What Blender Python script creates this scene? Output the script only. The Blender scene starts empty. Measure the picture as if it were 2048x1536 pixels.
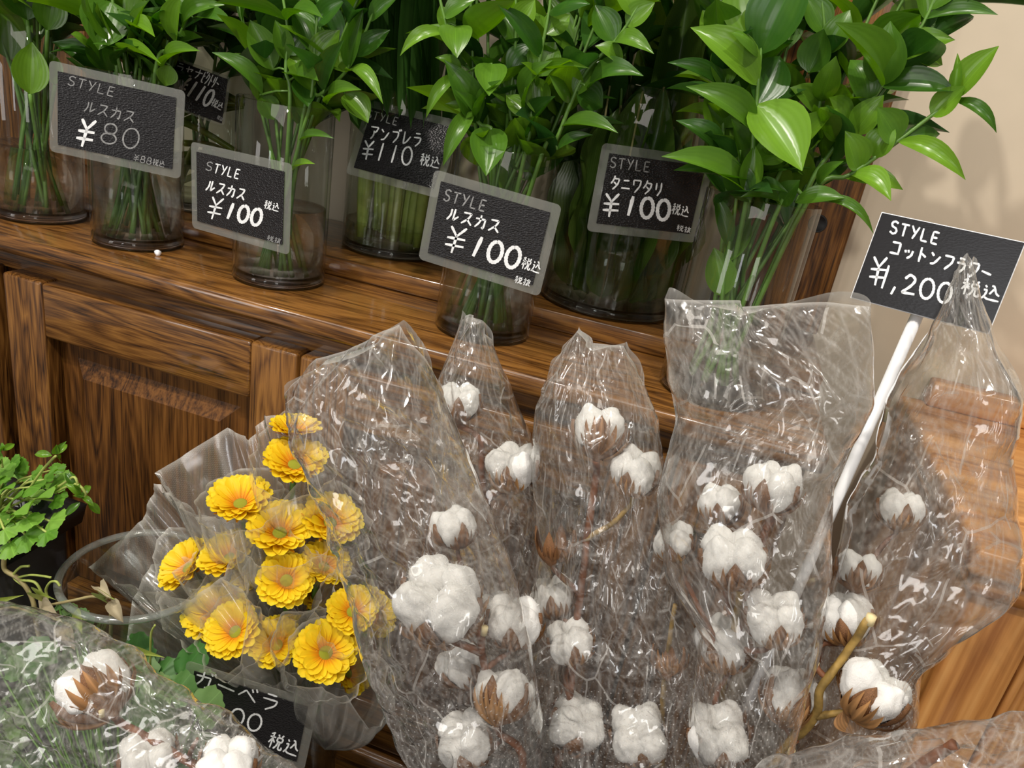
import bpy, bmesh, math, random
import numpy as np
from mathutils import Vector, Matrix, noise
random.seed(7)
rng = np.random.default_rng(11)
sc = bpy.context.scene
col = sc.collection
PI = math.pi
LIFT = 0.72          # the whole place is built with the worktop at z = 0, then lifted so the floor is z = 0

# ------------------------------------------------------------------ camera
FPX, CX, CY = 1500.0, 1024.0, 768.0
YAW, PIT, ROL = math.radians(14.3), math.radians(21.6), math.radians(9.8)
fh = Vector((-math.sin(YAW), math.cos(YAW), 0)); up = Vector((0, 0, 1))
FW = fh * math.cos(PIT) - up * math.sin(PIT)
r0 = FW.cross(up).normalized(); u0 = r0.cross(FW)
RT = r0 * math.cos(ROL) + u0 * math.sin(ROL)
UP = -r0 * math.sin(ROL) + u0 * math.cos(ROL)
CAM = Vector((0, 0, 0.23976))
cd = bpy.data.cameras.new('camera'); cam = bpy.data.objects.new('camera', cd); col.objects.link(cam)
cd.sensor_width = 36; cd.lens = 36 * FPX / 2048; cd.clip_start = 0.02
cam.matrix_world = Matrix(((RT.x, UP.x, -FW.x, CAM.x), (RT.y, UP.y, -FW.y, CAM.y), (RT.z, UP.z, -FW.z, CAM.z), (0, 0, 0, 1)))
sc.camera = cam

# ------------------------------------------------------------------ world, lamps, exposure
w = bpy.data.worlds.new('shop_air'); sc.world = w; w.use_nodes = True
w.node_tree.nodes['Background'].inputs[0].default_value = (1.0, 0.95, 0.88, 1)
w.node_tree.nodes['Background'].inputs[1].default_value = 0.22
def spot(loc, target, energy, ang, rad, color=(1, 0.94, 0.85), blend=0.5):
    l = bpy.data.lights.new('ceiling_spot', 'SPOT'); l.energy = energy; l.spot_size = math.radians(ang); l.spot_blend = blend
    l.shadow_soft_size = rad; l.color = color
    o = bpy.data.objects.new('ceiling_spot', l); col.objects.link(o); o.location = loc
    o.rotation_euler = (Vector(target) - Vector(loc)).to_track_quat('-Z', 'Y').to_euler()
spot((-0.75, -0.35, 1.75), (-0.15, 0.72, 0.05), 95, 60, 0.03)
spot((0.45, -0.55, 1.80), (0.0, 0.65, -0.05), 62, 60, 0.03)
spot((-0.15, 0.25, 1.85), (-0.25, 0.60, -0.15), 30, 70, 0.03)
spot((-1.35, 0.15, 1.80), (-0.55, 0.70, 0.0), 40, 60, 0.03)
al = bpy.data.lights.new('ceiling_panel', 'AREA'); al.energy = 9; al.size = 1.2; al.size_y = 0.6; al.shape = 'RECTANGLE'; al.color = (1, 0.93, 0.84)
ao = bpy.data.objects.new('ceiling_panel', al); col.objects.link(ao); ao.location = (-0.1, -0.9, 1.9); ao.rotation_euler = (math.radians(28), 0, 0)
def streak_light(loc, target, sx, sy, energy, color):
    l = bpy.data.lights.new('streak_light', 'AREA'); l.shape = 'RECTANGLE'; l.size = sx; l.size_y = sy; l.energy = energy; l.color = color
    o = bpy.data.objects.new('streak_light', l); col.objects.link(o); o.location = loc
    o.rotation_euler = (Vector(target) - Vector(loc)).to_track_quat('-Z', 'Y').to_euler()
streak_light((-2.0, -1.9, .55), (-.3, .7, .2), .55, 1.5, 15, (1, .96, .92))      # unseen area lights added for vertical streaks on the vases and soft fill
streak_light((1.15, -2.3, .55), (-.2, .7, .2), .45, 1.5, 12, (1, .96, .92))
streak_light((-.5, -2.5, .75), (-.3, .7, .2), .25, 1.2, 7, (.95, .97, 1))
vs = sc.view_settings
vs.view_transform = 'Standard'; vs.look = 'None'; vs.gamma = 1; vs.use_curve_mapping = False; vs.exposure = 0.05
sc.cycles.transparent_max_bounces = 64
sc.cycles.max_bounces = 6; sc.cycles.diffuse_bounces = 3; sc.cycles.glossy_bounces = 3; sc.cycles.transmission_bounces = 6
sc.cycles.caustics_reflective = False; sc.cycles.caustics_refractive = False
sc.cycles.sample_clamp_indirect = 4.0

# ------------------------------------------------------------------ helpers
def ray(px, py): return FW + RT * ((px - CX) / FPX) - UP * ((py - CY) / FPX)
def ony(px, py, y):
    r = ray(px, py); return CAM + r * ((y - CAM.y) / r.y)
def onz(px, py, z):
    r = ray(px, py); return CAM + r * ((z - CAM.z) / r.z)
def onplane(px, py, P0, n):
    r = ray(px, py); return CAM + r * ((P0 - CAM).dot(n) / r.dot(n))
def topx(P):
    d = P - CAM; z = d.dot(FW); return CX + FPX * d.dot(RT) / z, CY - FPX * d.dot(UP) / z, z
def rnd(a, b): return random.uniform(a, b)

def props(o, label=None, cat=None, group=None, kind=None):
    if label: o['label'] = label
    if cat: o['category'] = cat
    if group: o['group'] = group
    if kind: o['kind'] = kind
    return o
def thing(name, loc, label, cat, group=None):
    o = bpy.data.objects.new(name, None); col.objects.link(o); o.location = loc; o.empty_display_size = 0.02
    return props(o, label, cat, group)
def mesh(name, verts, faces, mat, smooth=True, uvs=None):
    m = bpy.data.meshes.new(name); m.from_pydata([tuple(v) for v in verts], [], faces)
    m.materials.append(mat)
    if smooth: m.polygons.foreach_set('use_smooth', [True] * len(m.polygons))
    if uvs is not None:
        ul = m.uv_layers.new(name='UVMap'); vi = np.empty(len(m.loops), dtype=np.int32); m.loops.foreach_get('vertex_index', vi)
        ul.data.foreach_set('uv', np.asarray(uvs, dtype=np.float32)[vi].ravel())
    m.update()
    return m
def link(name, me, parent=None, M=None, loc=None):
    o = bpy.data.objects.new(name, me); col.objects.link(o)
    if parent is not None: o.parent = parent
    if M is not None: o.matrix_local = M
    elif loc is not None: o.location = loc
    return o
def part(name, verts, faces, mat, parent, smooth=True, uvs=None):
    """a part whose verts are given in place; its thing is an unrotated Empty"""
    base = Vector((0, 0, 0)); p = parent
    while p is not None: base = base + p.location; p = p.parent
    return link(name, mesh(name, [Vector(v) - base for v in verts], faces, mat, smooth, uvs), parent)
def solo(name, verts, faces, mat, origin, smooth=True, uvs=None):
    origin = Vector(origin)
    return link(name, mesh(name, [Vector(v) - origin for v in verts], faces, mat, smooth, uvs), None, None, origin)
def catmull(P, n):
    P = [Vector(p) for p in P]
    if len(P) == 2: return [P[0].lerp(P[1], i / n) for i in range(n + 1)]
    Q = [P[0] * 2 - P[1]] + P + [P[-1] * 2 - P[-2]]; out = []; segs = len(P) - 1
    for k in range(n + 1):
        s = k / n * segs; i = min(int(s), segs - 1); t = s - i
        a, b, c, d = Q[i:i + 4]
        out.append(0.5 * ((2 * b) + (c - a) * t + (2 * a - 5 * b + 4 * c - d) * t * t + (3 * b - a - 3 * c + d) * t ** 3))
    return out
def tube(path, rad, sides=6):
    V, F = [], []; n = len(path)
    if not callable(rad):
        rr = rad; rad = (lambda t: rr)
    ref = Vector((0.3, 0.9, 0.2))
    for i, p in enumerate(path):
        d = (path[min(i + 1, n - 1)] - path[max(i - 1, 0)]).normalized()
        a = d.cross(ref)
        if a.length < 1e-3: a = d.cross(Vector((1, 0, 0)))
        a.normalize(); b = d.cross(a); r = rad(i / (n - 1))
        for s in range(sides):
            t = 2 * PI * s / sides; V.append(p + a * (r * math.cos(t)) + b * (r * math.sin(t)))
    for i in range(n - 1):
        for s in range(sides):
            a = i * sides + s; b = i * sides + (s + 1) % sides
            F.append((a, b, b + sides, a + sides))
    F.append(tuple(range(sides))[::-1]); F.append(tuple((n - 1) * sides + s for s in range(sides)))
    return V, F
def lathe(prof, n=48, c=(0, 0, 0), closed=False):
    V, F = [], []; m = len(prof)
    for k in range(n):
        t = 2 * PI * k / n
        for r, z in prof: V.append(Vector((c[0] + r * math.cos(t), c[1] + r * math.sin(t), c[2] + z)))
    for k in range(n):
        k2 = (k + 1) % n
        for i in range(m - 1 if not closed else m):
            j = (i + 1) % m
            F.append((k * m + i, k2 * m + i, k2 * m + j, k * m + j))
    return V, F
def box(x0, x1, y0, y1, z0, z1, bev=0.0, seg=2):
    bm = bmesh.new(); bmesh.ops.create_cube(bm, size=1)
    for v in bm.verts: v.co = Vector((x0 + (v.co.x + .5) * (x1 - x0), y0 + (v.co.y + .5) * (y1 - y0), z0 + (v.co.z + .5) * (z1 - z0)))
    if bev: bmesh.ops.bevel(bm, geom=list(bm.edges), offset=bev, segments=seg, profile=0.5, affect='EDGES')
    bm.verts.index_update()
    V = [v.co.copy() for v in bm.verts]; F = [tuple(v.index for v in f.verts) for f in bm.faces]; bm.free()
    return V, F
def merge(*vf):
    V, F = [], []
    for v, f in vf:
        o = len(V); V += list(v); F += [tuple(i + o for i in q) for q in f]
    return V, F

# ------------------------------------------------------------------ materials
def new_mat(name):
    m = bpy.data.materials.new(name); m.use_nodes = True; nt = m.node_tree; nt.nodes.clear()
    out = nt.nodes.new('ShaderNodeOutputMaterial'); return m, nt, out
def N(nt, typ, **kw):
    n = nt.nodes.new('ShaderNode' + typ)
    for k, v in kw.items():
        if k in n.inputs.keys() if isinstance(k, str) else False: n.inputs[k].default_value = v
        else: setattr(n, k, v)
    return n
def L(nt, a, b): nt.links.new(a, b)
def ramp(nt, src, stops, interp='LINEAR'):
    n = nt.nodes.new('ShaderNodeValToRGB'); cr = n.color_ramp; cr.interpolation = interp
    while len(cr.elements) > 1: cr.elements.remove(cr.elements[-1])
    cr.elements[0].position = stops[0][0]; cr.elements[0].color = (*stops[0][1], 1)
    for p, c in stops[1:]:
        e = cr.elements.new(p); e.color = (*c, 1)
    L(nt, src, n.inputs[0]); return n.outputs[0]
def math_(nt, op, a, b=None, c=None):
    n = nt.nodes.new('ShaderNodeMath'); n.operation = op
    for i, v in enumerate((a, b, c)):
        if v is None: continue
        if hasattr(v, 'links'): L(nt, v, n.inputs[i])
        else: n.inputs[i].default_value = v
    return n.outputs[0]
def pbsdf(nt, out, color=None, rough=.5, **kw):
    p = nt.nodes.new('ShaderNodeBsdfPrincipled')
    if color is not None: p.inputs['Base Color'].default_value = (*color, 1)
    p.inputs['Roughness'].default_value = rough
    for k, v in kw.items(): p.inputs[k.replace('_', ' ')].default_value = v
    L(nt, p.outputs[0], out.inputs[0]); return p
def plain(name, color, rough=.5, noise_amt=0.12, scale=60, bump=0.0, **kw):
    m, nt, out = new_mat(name); p = pbsdf(nt, out, color, rough, **kw)
    tc = N(nt, 'TexCoord'); nz = N(nt, 'TexNoise'); nz.inputs['Scale'].default_value = scale; nz.inputs['Detail'].default_value = 4
    L(nt, tc.outputs['Object'], nz.inputs['Vector'])
    c = ramp(nt, nz.outputs[0], [(.3, tuple(x * (1 - noise_amt) for x in color)), (.7, tuple(min(1, x * (1 + noise_amt)) for x in color))])
    L(nt, c, p.inputs['Base Color'])
    if bump:
        b = N(nt, 'Bump'); b.inputs['Strength'].default_value = bump; b.inputs['Distance'].default_value = .002
        L(nt, nz.outputs[0], b.inputs['Height']); L(nt, b.outputs[0], p.inputs['Normal'])
    return m
def wood(name, axis, dark, mid, light, rough=.28, scale=1.0, coat=.7, spec=.4):
    m, nt, out = new_mat(name); p = pbsdf(nt, out, mid, rough, Specular_IOR_Level=spec)
    p.inputs['Coat Weight'].default_value = coat; p.inputs['Coat Roughness'].default_value = .07
    tc = N(nt, 'TexCoord'); mp = N(nt, 'Mapping')
    s = [1.0, 1.0, 1.0]; s['XYZ'.index(axis)] = 0.10
    mp.inputs['Scale'].default_value = s; L(nt, tc.outputs['Object'], mp.inputs[0])
    wv = N(nt, 'TexNoise'); wv.inputs['Scale'].default_value = 16 * scale; wv.inputs['Detail'].default_value = 2; wv.inputs['Distortion'].default_value = .8
    L(nt, mp.outputs[0], wv.inputs['Vector'])
    rings = math_(nt, 'FRACT', math_(nt, 'MULTIPLY', wv.outputs[0], 9.0))
    tri = math_(nt, 'ABSOLUTE', math_(nt, 'SUBTRACT', math_(nt, 'MULTIPLY', rings, 2.0), 1.0))
    mp2 = N(nt, 'Mapping'); s2 = [1.0, 1.0, 1.0]; s2['XYZ'.index(axis)] = 0.04
    mp2.inputs['Scale'].default_value = s2; L(nt, tc.outputs['Object'], mp2.inputs[0])
    fine = N(nt, 'TexNoise'); fine.inputs['Scale'].default_value = 420 * scale; fine.inputs['Detail'].default_value = 3
    L(nt, mp2.outputs[0], fine.inputs['Vector'])
    big = N(nt, 'TexNoise'); big.inputs['Scale'].default_value = 7; L(nt, mp.outputs[0], big.inputs['Vector'])
    v = math_(nt, 'ADD', math_(nt, 'MULTIPLY', tri, .28), math_(nt, 'MULTIPLY', fine.outputs[0], .72))
    v = math_(nt, 'ADD', v, math_(nt, 'MULTIPLY', math_(nt, 'SUBTRACT', big.outputs[0], .5), .5))
    c = ramp(nt, v, [(.27, dark), (.47, mid), (.70, light)])
    L(nt, c, p.inputs['Base Color'])
    b = N(nt, 'Bump'); b.inputs['Strength'].default_value = .18; b.inputs['Distance'].default_value = .0008
    L(nt, fine.outputs[0], b.inputs['Height']); L(nt, b.outputs[0], p.inputs['Normal'])
    return m
def schlick(nt, ior, normal=None):
    """Fresnel reflectance that is the same from both sides of a thin sheet"""
    f0 = ((ior - 1) / (ior + 1)) ** 2
    lw = N(nt, 'LayerWeight'); lw.inputs['Blend'].default_value = .5
    if normal is not None: L(nt, normal, lw.inputs['Normal'])
    return math_(nt, 'ADD', math_(nt, 'MULTIPLY', math_(nt, 'POWER', lw.outputs['Facing'], 5.0), 1 - f0), f0)
def film(name, haze=.06, crease=.5, tint=(.97, .97, .96), rough=.07, perf=False, ior=1.5, fine=0.0, white=(.9, .88, .85), bump=0, bscale=60, facet=0.0):
    """clear plastic film: transparent, glossy by Fresnel, a little white scatter, more along the fold lines"""
    m, nt, out = new_mat(name)
    tr = N(nt, 'BsdfTransparent'); tr.inputs[0].default_value = (*tint, 1)
    gl = N(nt, 'BsdfGlossy'); gl.inputs['Roughness'].default_value = rough; gl.inputs[0].default_value = (1, 1, 1, 1)
    di = N(nt, 'BsdfDiffuse'); di.inputs[0].default_value = (*white, 1)
    tl = N(nt, 'BsdfTranslucent'); tl.inputs[0].default_value = (*white, 1)
    dm = N(nt, 'MixShader'); dm.inputs[0].default_value = .5; L(nt, di.outputs[0], dm.inputs[1]); L(nt, tl.outputs[0], dm.inputs[2])
    nrm = None
    tc = N(nt, 'TexCoord')
    line = None
    if facet:
        uvn = N(nt, 'UVMap'); ge = N(nt, 'NewGeometry'); acc = ge.outputs['Normal']
        for sc_, k_, st_ in ((30.0, .36 * facet, .45), (105.0, .26 * facet, .55)):
            mp = N(nt, 'Mapping'); mp.inputs['Scale'].default_value = (sc_, sc_ * st_, 1); mp.inputs['Rotation'].default_value = (0, 0, .5 * st_); L(nt, uvn.outputs[0], mp.inputs[0])
            v = N(nt, 'TexVoronoi', voronoi_dimensions='2D'); v.inputs['Scale'].default_value = 1.0; L(nt, mp.outputs[0], v.inputs['Vector'])
            sb = N(nt, 'VectorMath', operation='SUBTRACT'); L(nt, v.outputs['Color'], sb.inputs[0]); sb.inputs[1].default_value = (.5, .5, .5)
            ms = N(nt, 'VectorMath', operation='SCALE'); L(nt, sb.outputs[0], ms.inputs[0]); ms.inputs['Scale'].default_value = k_
            ad = N(nt, 'VectorMath', operation='ADD'); L(nt, acc, ad.inputs[0]); L(nt, ms.outputs[0], ad.inputs[1]); acc = ad.outputs[0]
            if sc_ < 60:
                ve = N(nt, 'TexVoronoi', feature='DISTANCE_TO_EDGE', voronoi_dimensions='2D'); ve.inputs['Scale'].default_value = 1.0; L(nt, mp.outputs[0], ve.inputs['Vector'])
                ln = math_(nt, 'LESS_THAN', ve.outputs['Distance'], .00045 * sc_)
                nz = N(nt, 'TexNoise', noise_dimensions='2D'); nz.inputs['Detail'].default_value = 0; nz.inputs['Scale'].default_value = 30; L(nt, uvn.outputs[0], nz.inputs['Vector'])
                ln = math_(nt, 'MULTIPLY', ln, math_(nt, 'GREATER_THAN', nz.outputs[0], .54)); line = ln if line is None else math_(nt, 'MAXIMUM', line, ln)
        nn = N(nt, 'VectorMath', operation='NORMALIZE'); L(nt, acc, nn.inputs[0]); L(nt, nn.outputs[0], gl.inputs['Normal'])
    frm = math_(nt, 'MINIMUM', math_(nt, 'MULTIPLY', schlick(nt, ior), 2.2), 1.0)
    mx = N(nt, 'MixShader'); L(nt, frm, mx.inputs[0]); L(nt, tr.outputs[0], mx.inputs[1]); L(nt, gl.outputs[0], mx.inputs[2])
    at = N(nt, 'Attribute', attribute_name='crease')
    h = math_(nt, 'ADD', math_(nt, 'MULTIPLY', at.outputs['Fac'], crease), haze)
    if line is not None: h = math_(nt, 'ADD', h, math_(nt, 'MULTIPLY', line, .30))
    if perf or fine:
        uv = N(nt, 'UVMap'); sx = N(nt, 'SeparateXYZ'); L(nt, uv.outputs[0], sx.inputs[0])
    if perf:
        def cell(o, k, add=None):
            v = math_(nt, 'MULTIPLY', o, k)
            if add is not None: v = math_(nt, 'ADD', v, add)
            return v
        vy = cell(sx.outputs[1], 215.0)
        row = math_(nt, 'MULTIPLY', math_(nt, 'MODULO', math_(nt, 'FLOOR', vy), 2.0), .5)
        vx = cell(sx.outputs[0], 215.0, row)
        fx = math_(nt, 'SUBTRACT', math_(nt, 'FRACT', vx), .5); fy = math_(nt, 'SUBTRACT', math_(nt, 'FRACT', vy), .5)
        d2 = math_(nt, 'ADD', math_(nt, 'MULTIPLY', fx, fx), math_(nt, 'MULTIPLY', fy, fy))
        dot = math_(nt, 'LESS_THAN', d2, .012)
        low = math_(nt, 'GREATER_THAN', sx.outputs[1], perf)
        h = math_(nt, 'ADD', h, math_(nt, 'MULTIPLY', math_(nt, 'MULTIPLY', dot, low), .45))
    if fine:
        a = math_(nt, 'ABSOLUTE', math_(nt, 'SINE', math_(nt, 'MULTIPLY', math_(nt, 'ADD', sx.outputs[0], sx.outputs[1]), 1900.0)))
        c = math_(nt, 'ABSOLUTE', math_(nt, 'SINE', math_(nt, 'MULTIPLY', math_(nt, 'SUBTRACT', sx.outputs[0], sx.outputs[1]), 1900.0)))
        h = math_(nt, 'ADD', h, math_(nt, 'MULTIPLY', math_(nt, 'MULTIPLY', a, c), fine))
    hm = N(nt, 'MixShader'); L(nt, h, hm.inputs[0]); L(nt, mx.outputs[0], hm.inputs[1]); L(nt, dm.outputs[0], hm.inputs[2])
    L(nt, hm.outputs[0], out.inputs[0]); return m
def glass_wall(name, tint=(.97, .98, .97), ior=1.5, refr=0.0, rough=.01):
    m, nt, out = new_mat(name)
    tr = N(nt, 'BsdfTransparent'); tr.inputs[0].default_value = (*tint, 1)
    gl = N(nt, 'BsdfGlossy'); gl.inputs['Roughness'].default_value = rough
    base = tr.outputs[0]
    if refr:
        rf = N(nt, 'BsdfRefraction'); rf.inputs['IOR'].default_value = ior; rf.inputs['Roughness'].default_value = 0; rf.inputs[0].default_value = (*tint, 1)
        rm = N(nt, 'MixShader'); rm.inputs[0].default_value = refr; L(nt, base, rm.inputs[1]); L(nt, rf.outputs[0], rm.inputs[2]); base = rm.outputs[0]
    mx = N(nt, 'MixShader'); L(nt, schlick(nt, ior), mx.inputs[0]); L(nt, base, mx.inputs[1]); L(nt, gl.outputs[0], mx.inputs[2])
    L(nt, mx.outputs[0], out.inputs[0]); return m
def leaf_mat(name, c1, c2, rough=.26, transl=.28, veins=60.0, vein_amt=.05, spec=.5):
    m, nt, out = new_mat(name)
    oi = N(nt, 'ObjectInfo'); uv = N(nt, 'UVMap'); sx = N(nt, 'SeparateXYZ'); L(nt, uv.outputs[0], sx.inputs[0])
    tc = N(nt, 'TexCoord'); nz = N(nt, 'TexNoise'); nz.inputs['Scale'].default_value = 3; L(nt, uv.outputs[0], nz.inputs['Vector'])
    cm = ramp(nt, math_(nt, 'ADD', oi.outputs['Random'], math_(nt, 'MULTIPLY', math_(nt, 'SUBTRACT', nz.outputs[0], .5), .4)), [(0, c1), (1, c2)])
    sn = math_(nt, 'SINE', math_(nt, 'MULTIPLY', sx.outputs[0], veins))
    mid = math_(nt, 'LESS_THAN', math_(nt, 'ABSOLUTE', math_(nt, 'SUBTRACT', sx.outputs[0], .5)), .012)
    hs = N(nt, 'HueSaturation'); L(nt, cm, hs.inputs['Color'])
    val = math_(nt, 'ADD', math_(nt, 'ADD', math_(nt, 'MULTIPLY', sn, vein_amt * .5), 1.0), math_(nt, 'MULTIPLY', mid, .25))
    L(nt, val, hs.inputs['Value'])
    p = N(nt, 'BsdfPrincipled'); p.inputs['Roughness'].default_value = rough; p.inputs['Specular IOR Level'].default_value = spec
    L(nt, hs.outputs[0], p.inputs['Base Color'])
    b = N(nt, 'Bump'); b.inputs['Strength'].default_value = .04; b.inputs['Distance'].default_value = .001; L(nt, sn, b.inputs['Height']); L(nt, b.outputs[0], p.inputs['Normal'])
    t = N(nt, 'BsdfTranslucent'); h2 = N(nt, 'HueSaturation'); L(nt, hs.outputs[0], h2.inputs['Color']); h2.inputs['Value'].default_value = 1.5; h2.inputs['Saturation'].default_value = 1.1
    L(nt, h2.outputs[0], t.inputs[0])
    mx = N(nt, 'MixShader'); mx.inputs[0].default_value = transl; L(nt, p.outputs[0], mx.inputs[1]); L(nt, t.outputs[0], mx.inputs[2])
    L(nt, mx.outputs[0], out.inputs[0]); return m

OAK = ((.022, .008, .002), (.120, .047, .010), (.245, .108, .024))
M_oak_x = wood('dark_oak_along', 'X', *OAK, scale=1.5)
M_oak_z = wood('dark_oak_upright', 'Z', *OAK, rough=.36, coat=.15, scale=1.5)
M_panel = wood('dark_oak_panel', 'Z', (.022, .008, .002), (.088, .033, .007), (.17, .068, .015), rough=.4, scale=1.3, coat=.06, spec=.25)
PINE = ((.30, .11, .025), (.50, .22, .06), (.62, .31, .10))
M_pine_z = wood('pine_upright', 'Z', *PINE, rough=.35, scale=.45, coat=.2)
M_pine_x = wood('pine_along', 'X', *PINE, rough=.35, scale=.45, coat=.2)
M_floor = wood('floor_boards', 'X', (.012, .006, .003), (.03, .014, .007), (.05, .024, .012), rough=.4)
M_wall = plain('beige_wall_paint', (.55, .47, .36), .85, .03, 20, bump=.05)
M_black = plain('black_plastic', (.012, .012, .014), .4, .2)
M_hole = plain('dark_plug', (.01, .008, .008), .5)
M_glass = glass_wall('clear_glass')
M_glass_g = glass_wall('greenish_glass', (.95, .975, .945))
M_water = glass_wall('water', (.97, .975, .97), 1.33, .35)
M_water_g = glass_wall('green_water', (.92, .94, .86), 1.33, .2)
M_base = glass_wall('thick_glass_base', (.95, .95, .98), 1.5, .8)
M_film = film('cellophane_film', haze=.04, crease=.40, perf=.55, rough=.09, facet=1.0)
M_sleeve = film('gerbera_sleeve_film', haze=.085, crease=.40, fine=.12, rough=.16, bump=.12, bscale=50, white=(.92, .90, .84))
M_lam = film('laminate_film', haze=.16, crease=0, rough=.12, bump=.1, bscale=40, white=(.75, .76, .70))
M_chalk = plain('white_marker', (.82, .83, .84), .6, .12, 300)
M_chalk_dim = plain('faded_marker', (.25, .25, .25), .6, .3, 300)
M_white = plain('white_plastic', (.82, .82, .84), .4, .04)
def card_mat(name='black_laminated_card', st=.5):
    m, nt, out = new_mat(name); p = pbsdf(nt, out, (.014, .013, .014), .26, Specular_IOR_Level=.38)
    tc = N(nt, 'TexCoord'); mp = N(nt, 'Mapping'); mp.inputs['Scale'].default_value = (1, 1, 2.2); L(nt, tc.outputs['Object'], mp.inputs[0])
    v = N(nt, 'TexVoronoi'); v.inputs['Scale'].default_value = 420; L(nt, mp.outputs[0], v.inputs['Vector'])
    b = N(nt, 'Bump'); b.inputs['Strength'].default_value = st; b.inputs['Distance'].default_value = .0012
    L(nt, v.outputs['Distance'], b.inputs['Height']); L(nt, b.outputs[0], p.inputs['Normal']); return m
M_card = card_mat(); M_sign = card_mat('black_sign_card', .04)
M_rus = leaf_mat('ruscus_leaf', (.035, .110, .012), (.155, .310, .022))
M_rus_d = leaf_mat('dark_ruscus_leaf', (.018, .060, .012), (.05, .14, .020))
M_stem = plain('green_stem', (.10, .21, .03), .4, .25)
M_pale = plain('pale_stem', (.34, .42, .10), .4, .2)
M_fern = leaf_mat('fern_leaf', (.045, .100, .016), (.100, .170, .028), transl=.35, veins=160, vein_amt=.15)
M_strap = leaf_mat('strap_leaf', (.05, .14, .025), (.11, .25, .05), veins=90, vein_amt=.2)
M_yell = leaf_mat('dracaena_stem', (.18, .22, .03), (.30, .30, .05))
M_ger = leaf_mat('geranium_leaf', (.10, .26, .02), (.22, .42, .06), rough=.5, veins=20)
M_ivy = leaf_mat('bedding_leaf', (.05, .17, .03), (.22, .34, .12), rough=.5, veins=20)
M_dry = plain('dry_vine', (.33, .27, .12), .7, .3)
M_drygreen = plain('vine_green', (.36, .42, .10), .6, .25)
M_twig = plain('brown_twig', (.17, .062, .025), .65, .45, 120, bump=.4)
M_twig_g = plain('olive_twig', (.30, .19, .05), .6, .4, 120, bump=.3)
M_bract = leaf_mat('dry_bract', (.20, .085, .030), (.40, .21, .08), rough=.6, transl=.25, veins=55, vein_amt=.4)
M_burr = plain('boll_husk', (.20, .09, .035), .6, .45, 40, bump=.4)
M_cut = plain('cut_twig_end', (.75, .62, .34), .7)
def cotton_mat():
    m, nt, out = new_mat('cotton_fluff'); p = pbsdf(nt, out, (.80, .785, .76), .95, Sheen_Weight=.35, Subsurface_Weight=.25, Subsurface_Scale=.006)
    p.inputs['Subsurface Radius'].default_value = (1, .9, .8)
    tc = N(nt, 'TexCoord'); nz = N(nt, 'TexNoise'); nz.inputs['Scale'].default_value = 5; nz.inputs['Detail'].default_value = 8; nz.inputs['Roughness'].default_value = .7; nz.inputs['Distortion'].default_value = 1.0
    L(nt, tc.outputs['Object'], nz.inputs['Vector'])
    b = N(nt, 'Bump'); b.inputs['Strength'].default_value = .3; b.inputs['Distance'].default_value = .06; L(nt, nz.outputs[0], b.inputs['Height']); L(nt, b.outputs[0], p.inputs['Normal']); return m
M_cotton = cotton_mat()
M_fuzz = plain('cotton_fibre', (.92, .91, .89), .9, .02)
def petal_mat():
    m, nt, out = new_mat('gerbera_petal'); p = N(nt, 'BsdfPrincipled'); p.inputs['Roughness'].default_value = .55
    uv = N(nt, 'UVMap'); sx = N(nt, 'SeparateXYZ'); L(nt, uv.outputs[0], sx.inputs[0])
    st = math_(nt, 'MULTIPLY', math_(nt, 'SINE', math_(nt, 'MULTIPLY', sx.outputs[0], 26.0)), .06)
    c = ramp(nt, math_(nt, 'ADD', sx.outputs[1], st), [(0, (.80, .26, .01)), (.3, (.93, .50, .01)), (.5, (.96, .68, .012)), (1, (.97, .76, .03))])
    L(nt, c, p.inputs['Base Color'])
    t = N(nt, 'BsdfTranslucent'); L(nt, c, t.inputs[0]); mx = N(nt, 'MixShader'); mx.inputs[0].default_value = .35
    L(nt, p.outputs[0], mx.inputs[1]); L(nt, t.outputs[0], mx.inputs[2]); L(nt, mx.outputs[0], out.inputs[0]); return m
M_petal = petal_mat()
M_floret = plain('orange_florets', (.86, .36, .012), .6, .5, 60)
M_disc = plain('green_disc', (.30, .33, .02), .6, .3, 600, bump=.5)
M_pollen = plain('pollen', (.95, .75, .15), .6)

# ================================================================== setting
V, F = box(-2.2, 2.2, .957, 1.05, -.72, 1.9); o = solo('wall_back', V, F, M_wall, (0, 1, -.72), False); o['kind'] = 'structure'
V, F = box(-2.2, 2.2, -1.2, .957, -.78, -.72); o = solo('floor', V, F, M_floor, (0, 0, -.72), False); o['kind'] = 'structure'

# worktop, step shelf, upright
V, F = box(-1.45, .120, .617, .955, -.020, 0, .005, 3)
props(solo('worktop', V, F, M_oak_x, (-.6, .78, -.02)), 'glossy dark oak worktop carrying the front row of glass vases', 'worktop')
V, F = box(-1.45, .118, .765, .953, .0, .022, .0025, 2)
props(solo('step_shelf', V, F, M_oak_x, (-.6, .86, 0)), 'low dark oak step shelf along the wall under the rear vases', 'shelf')
t = thing('upright_board', (.06, .945, .022), 'dark oak upright board with a round hole against beige wall', 'board')
part('board', *box(-.01, .121, .932, .955, .022, 1.2, .002), M_oak_z, t)
hp = ony(1635, 447, .932)
V, F = lathe([(0.0, 0), (.0085, 0), (.0095, .0012), (.0105, 0)], 24)
V = [Vector((hp.x + v.x, .9318 - v.z, hp.z + v.y)) for v in V]
part('hole_plug', V, F, M_hole, t)

xl = ony(175, 200, .932).x
V, F = box(xl - .40, xl, .932, .955, .022, 1.2, .002)
props(solo('upright_board', V, F, M_oak_z, (xl - .2, .945, .022)), 'plain dark oak upright board against the wall behind the cardless end vase', 'board')
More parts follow.
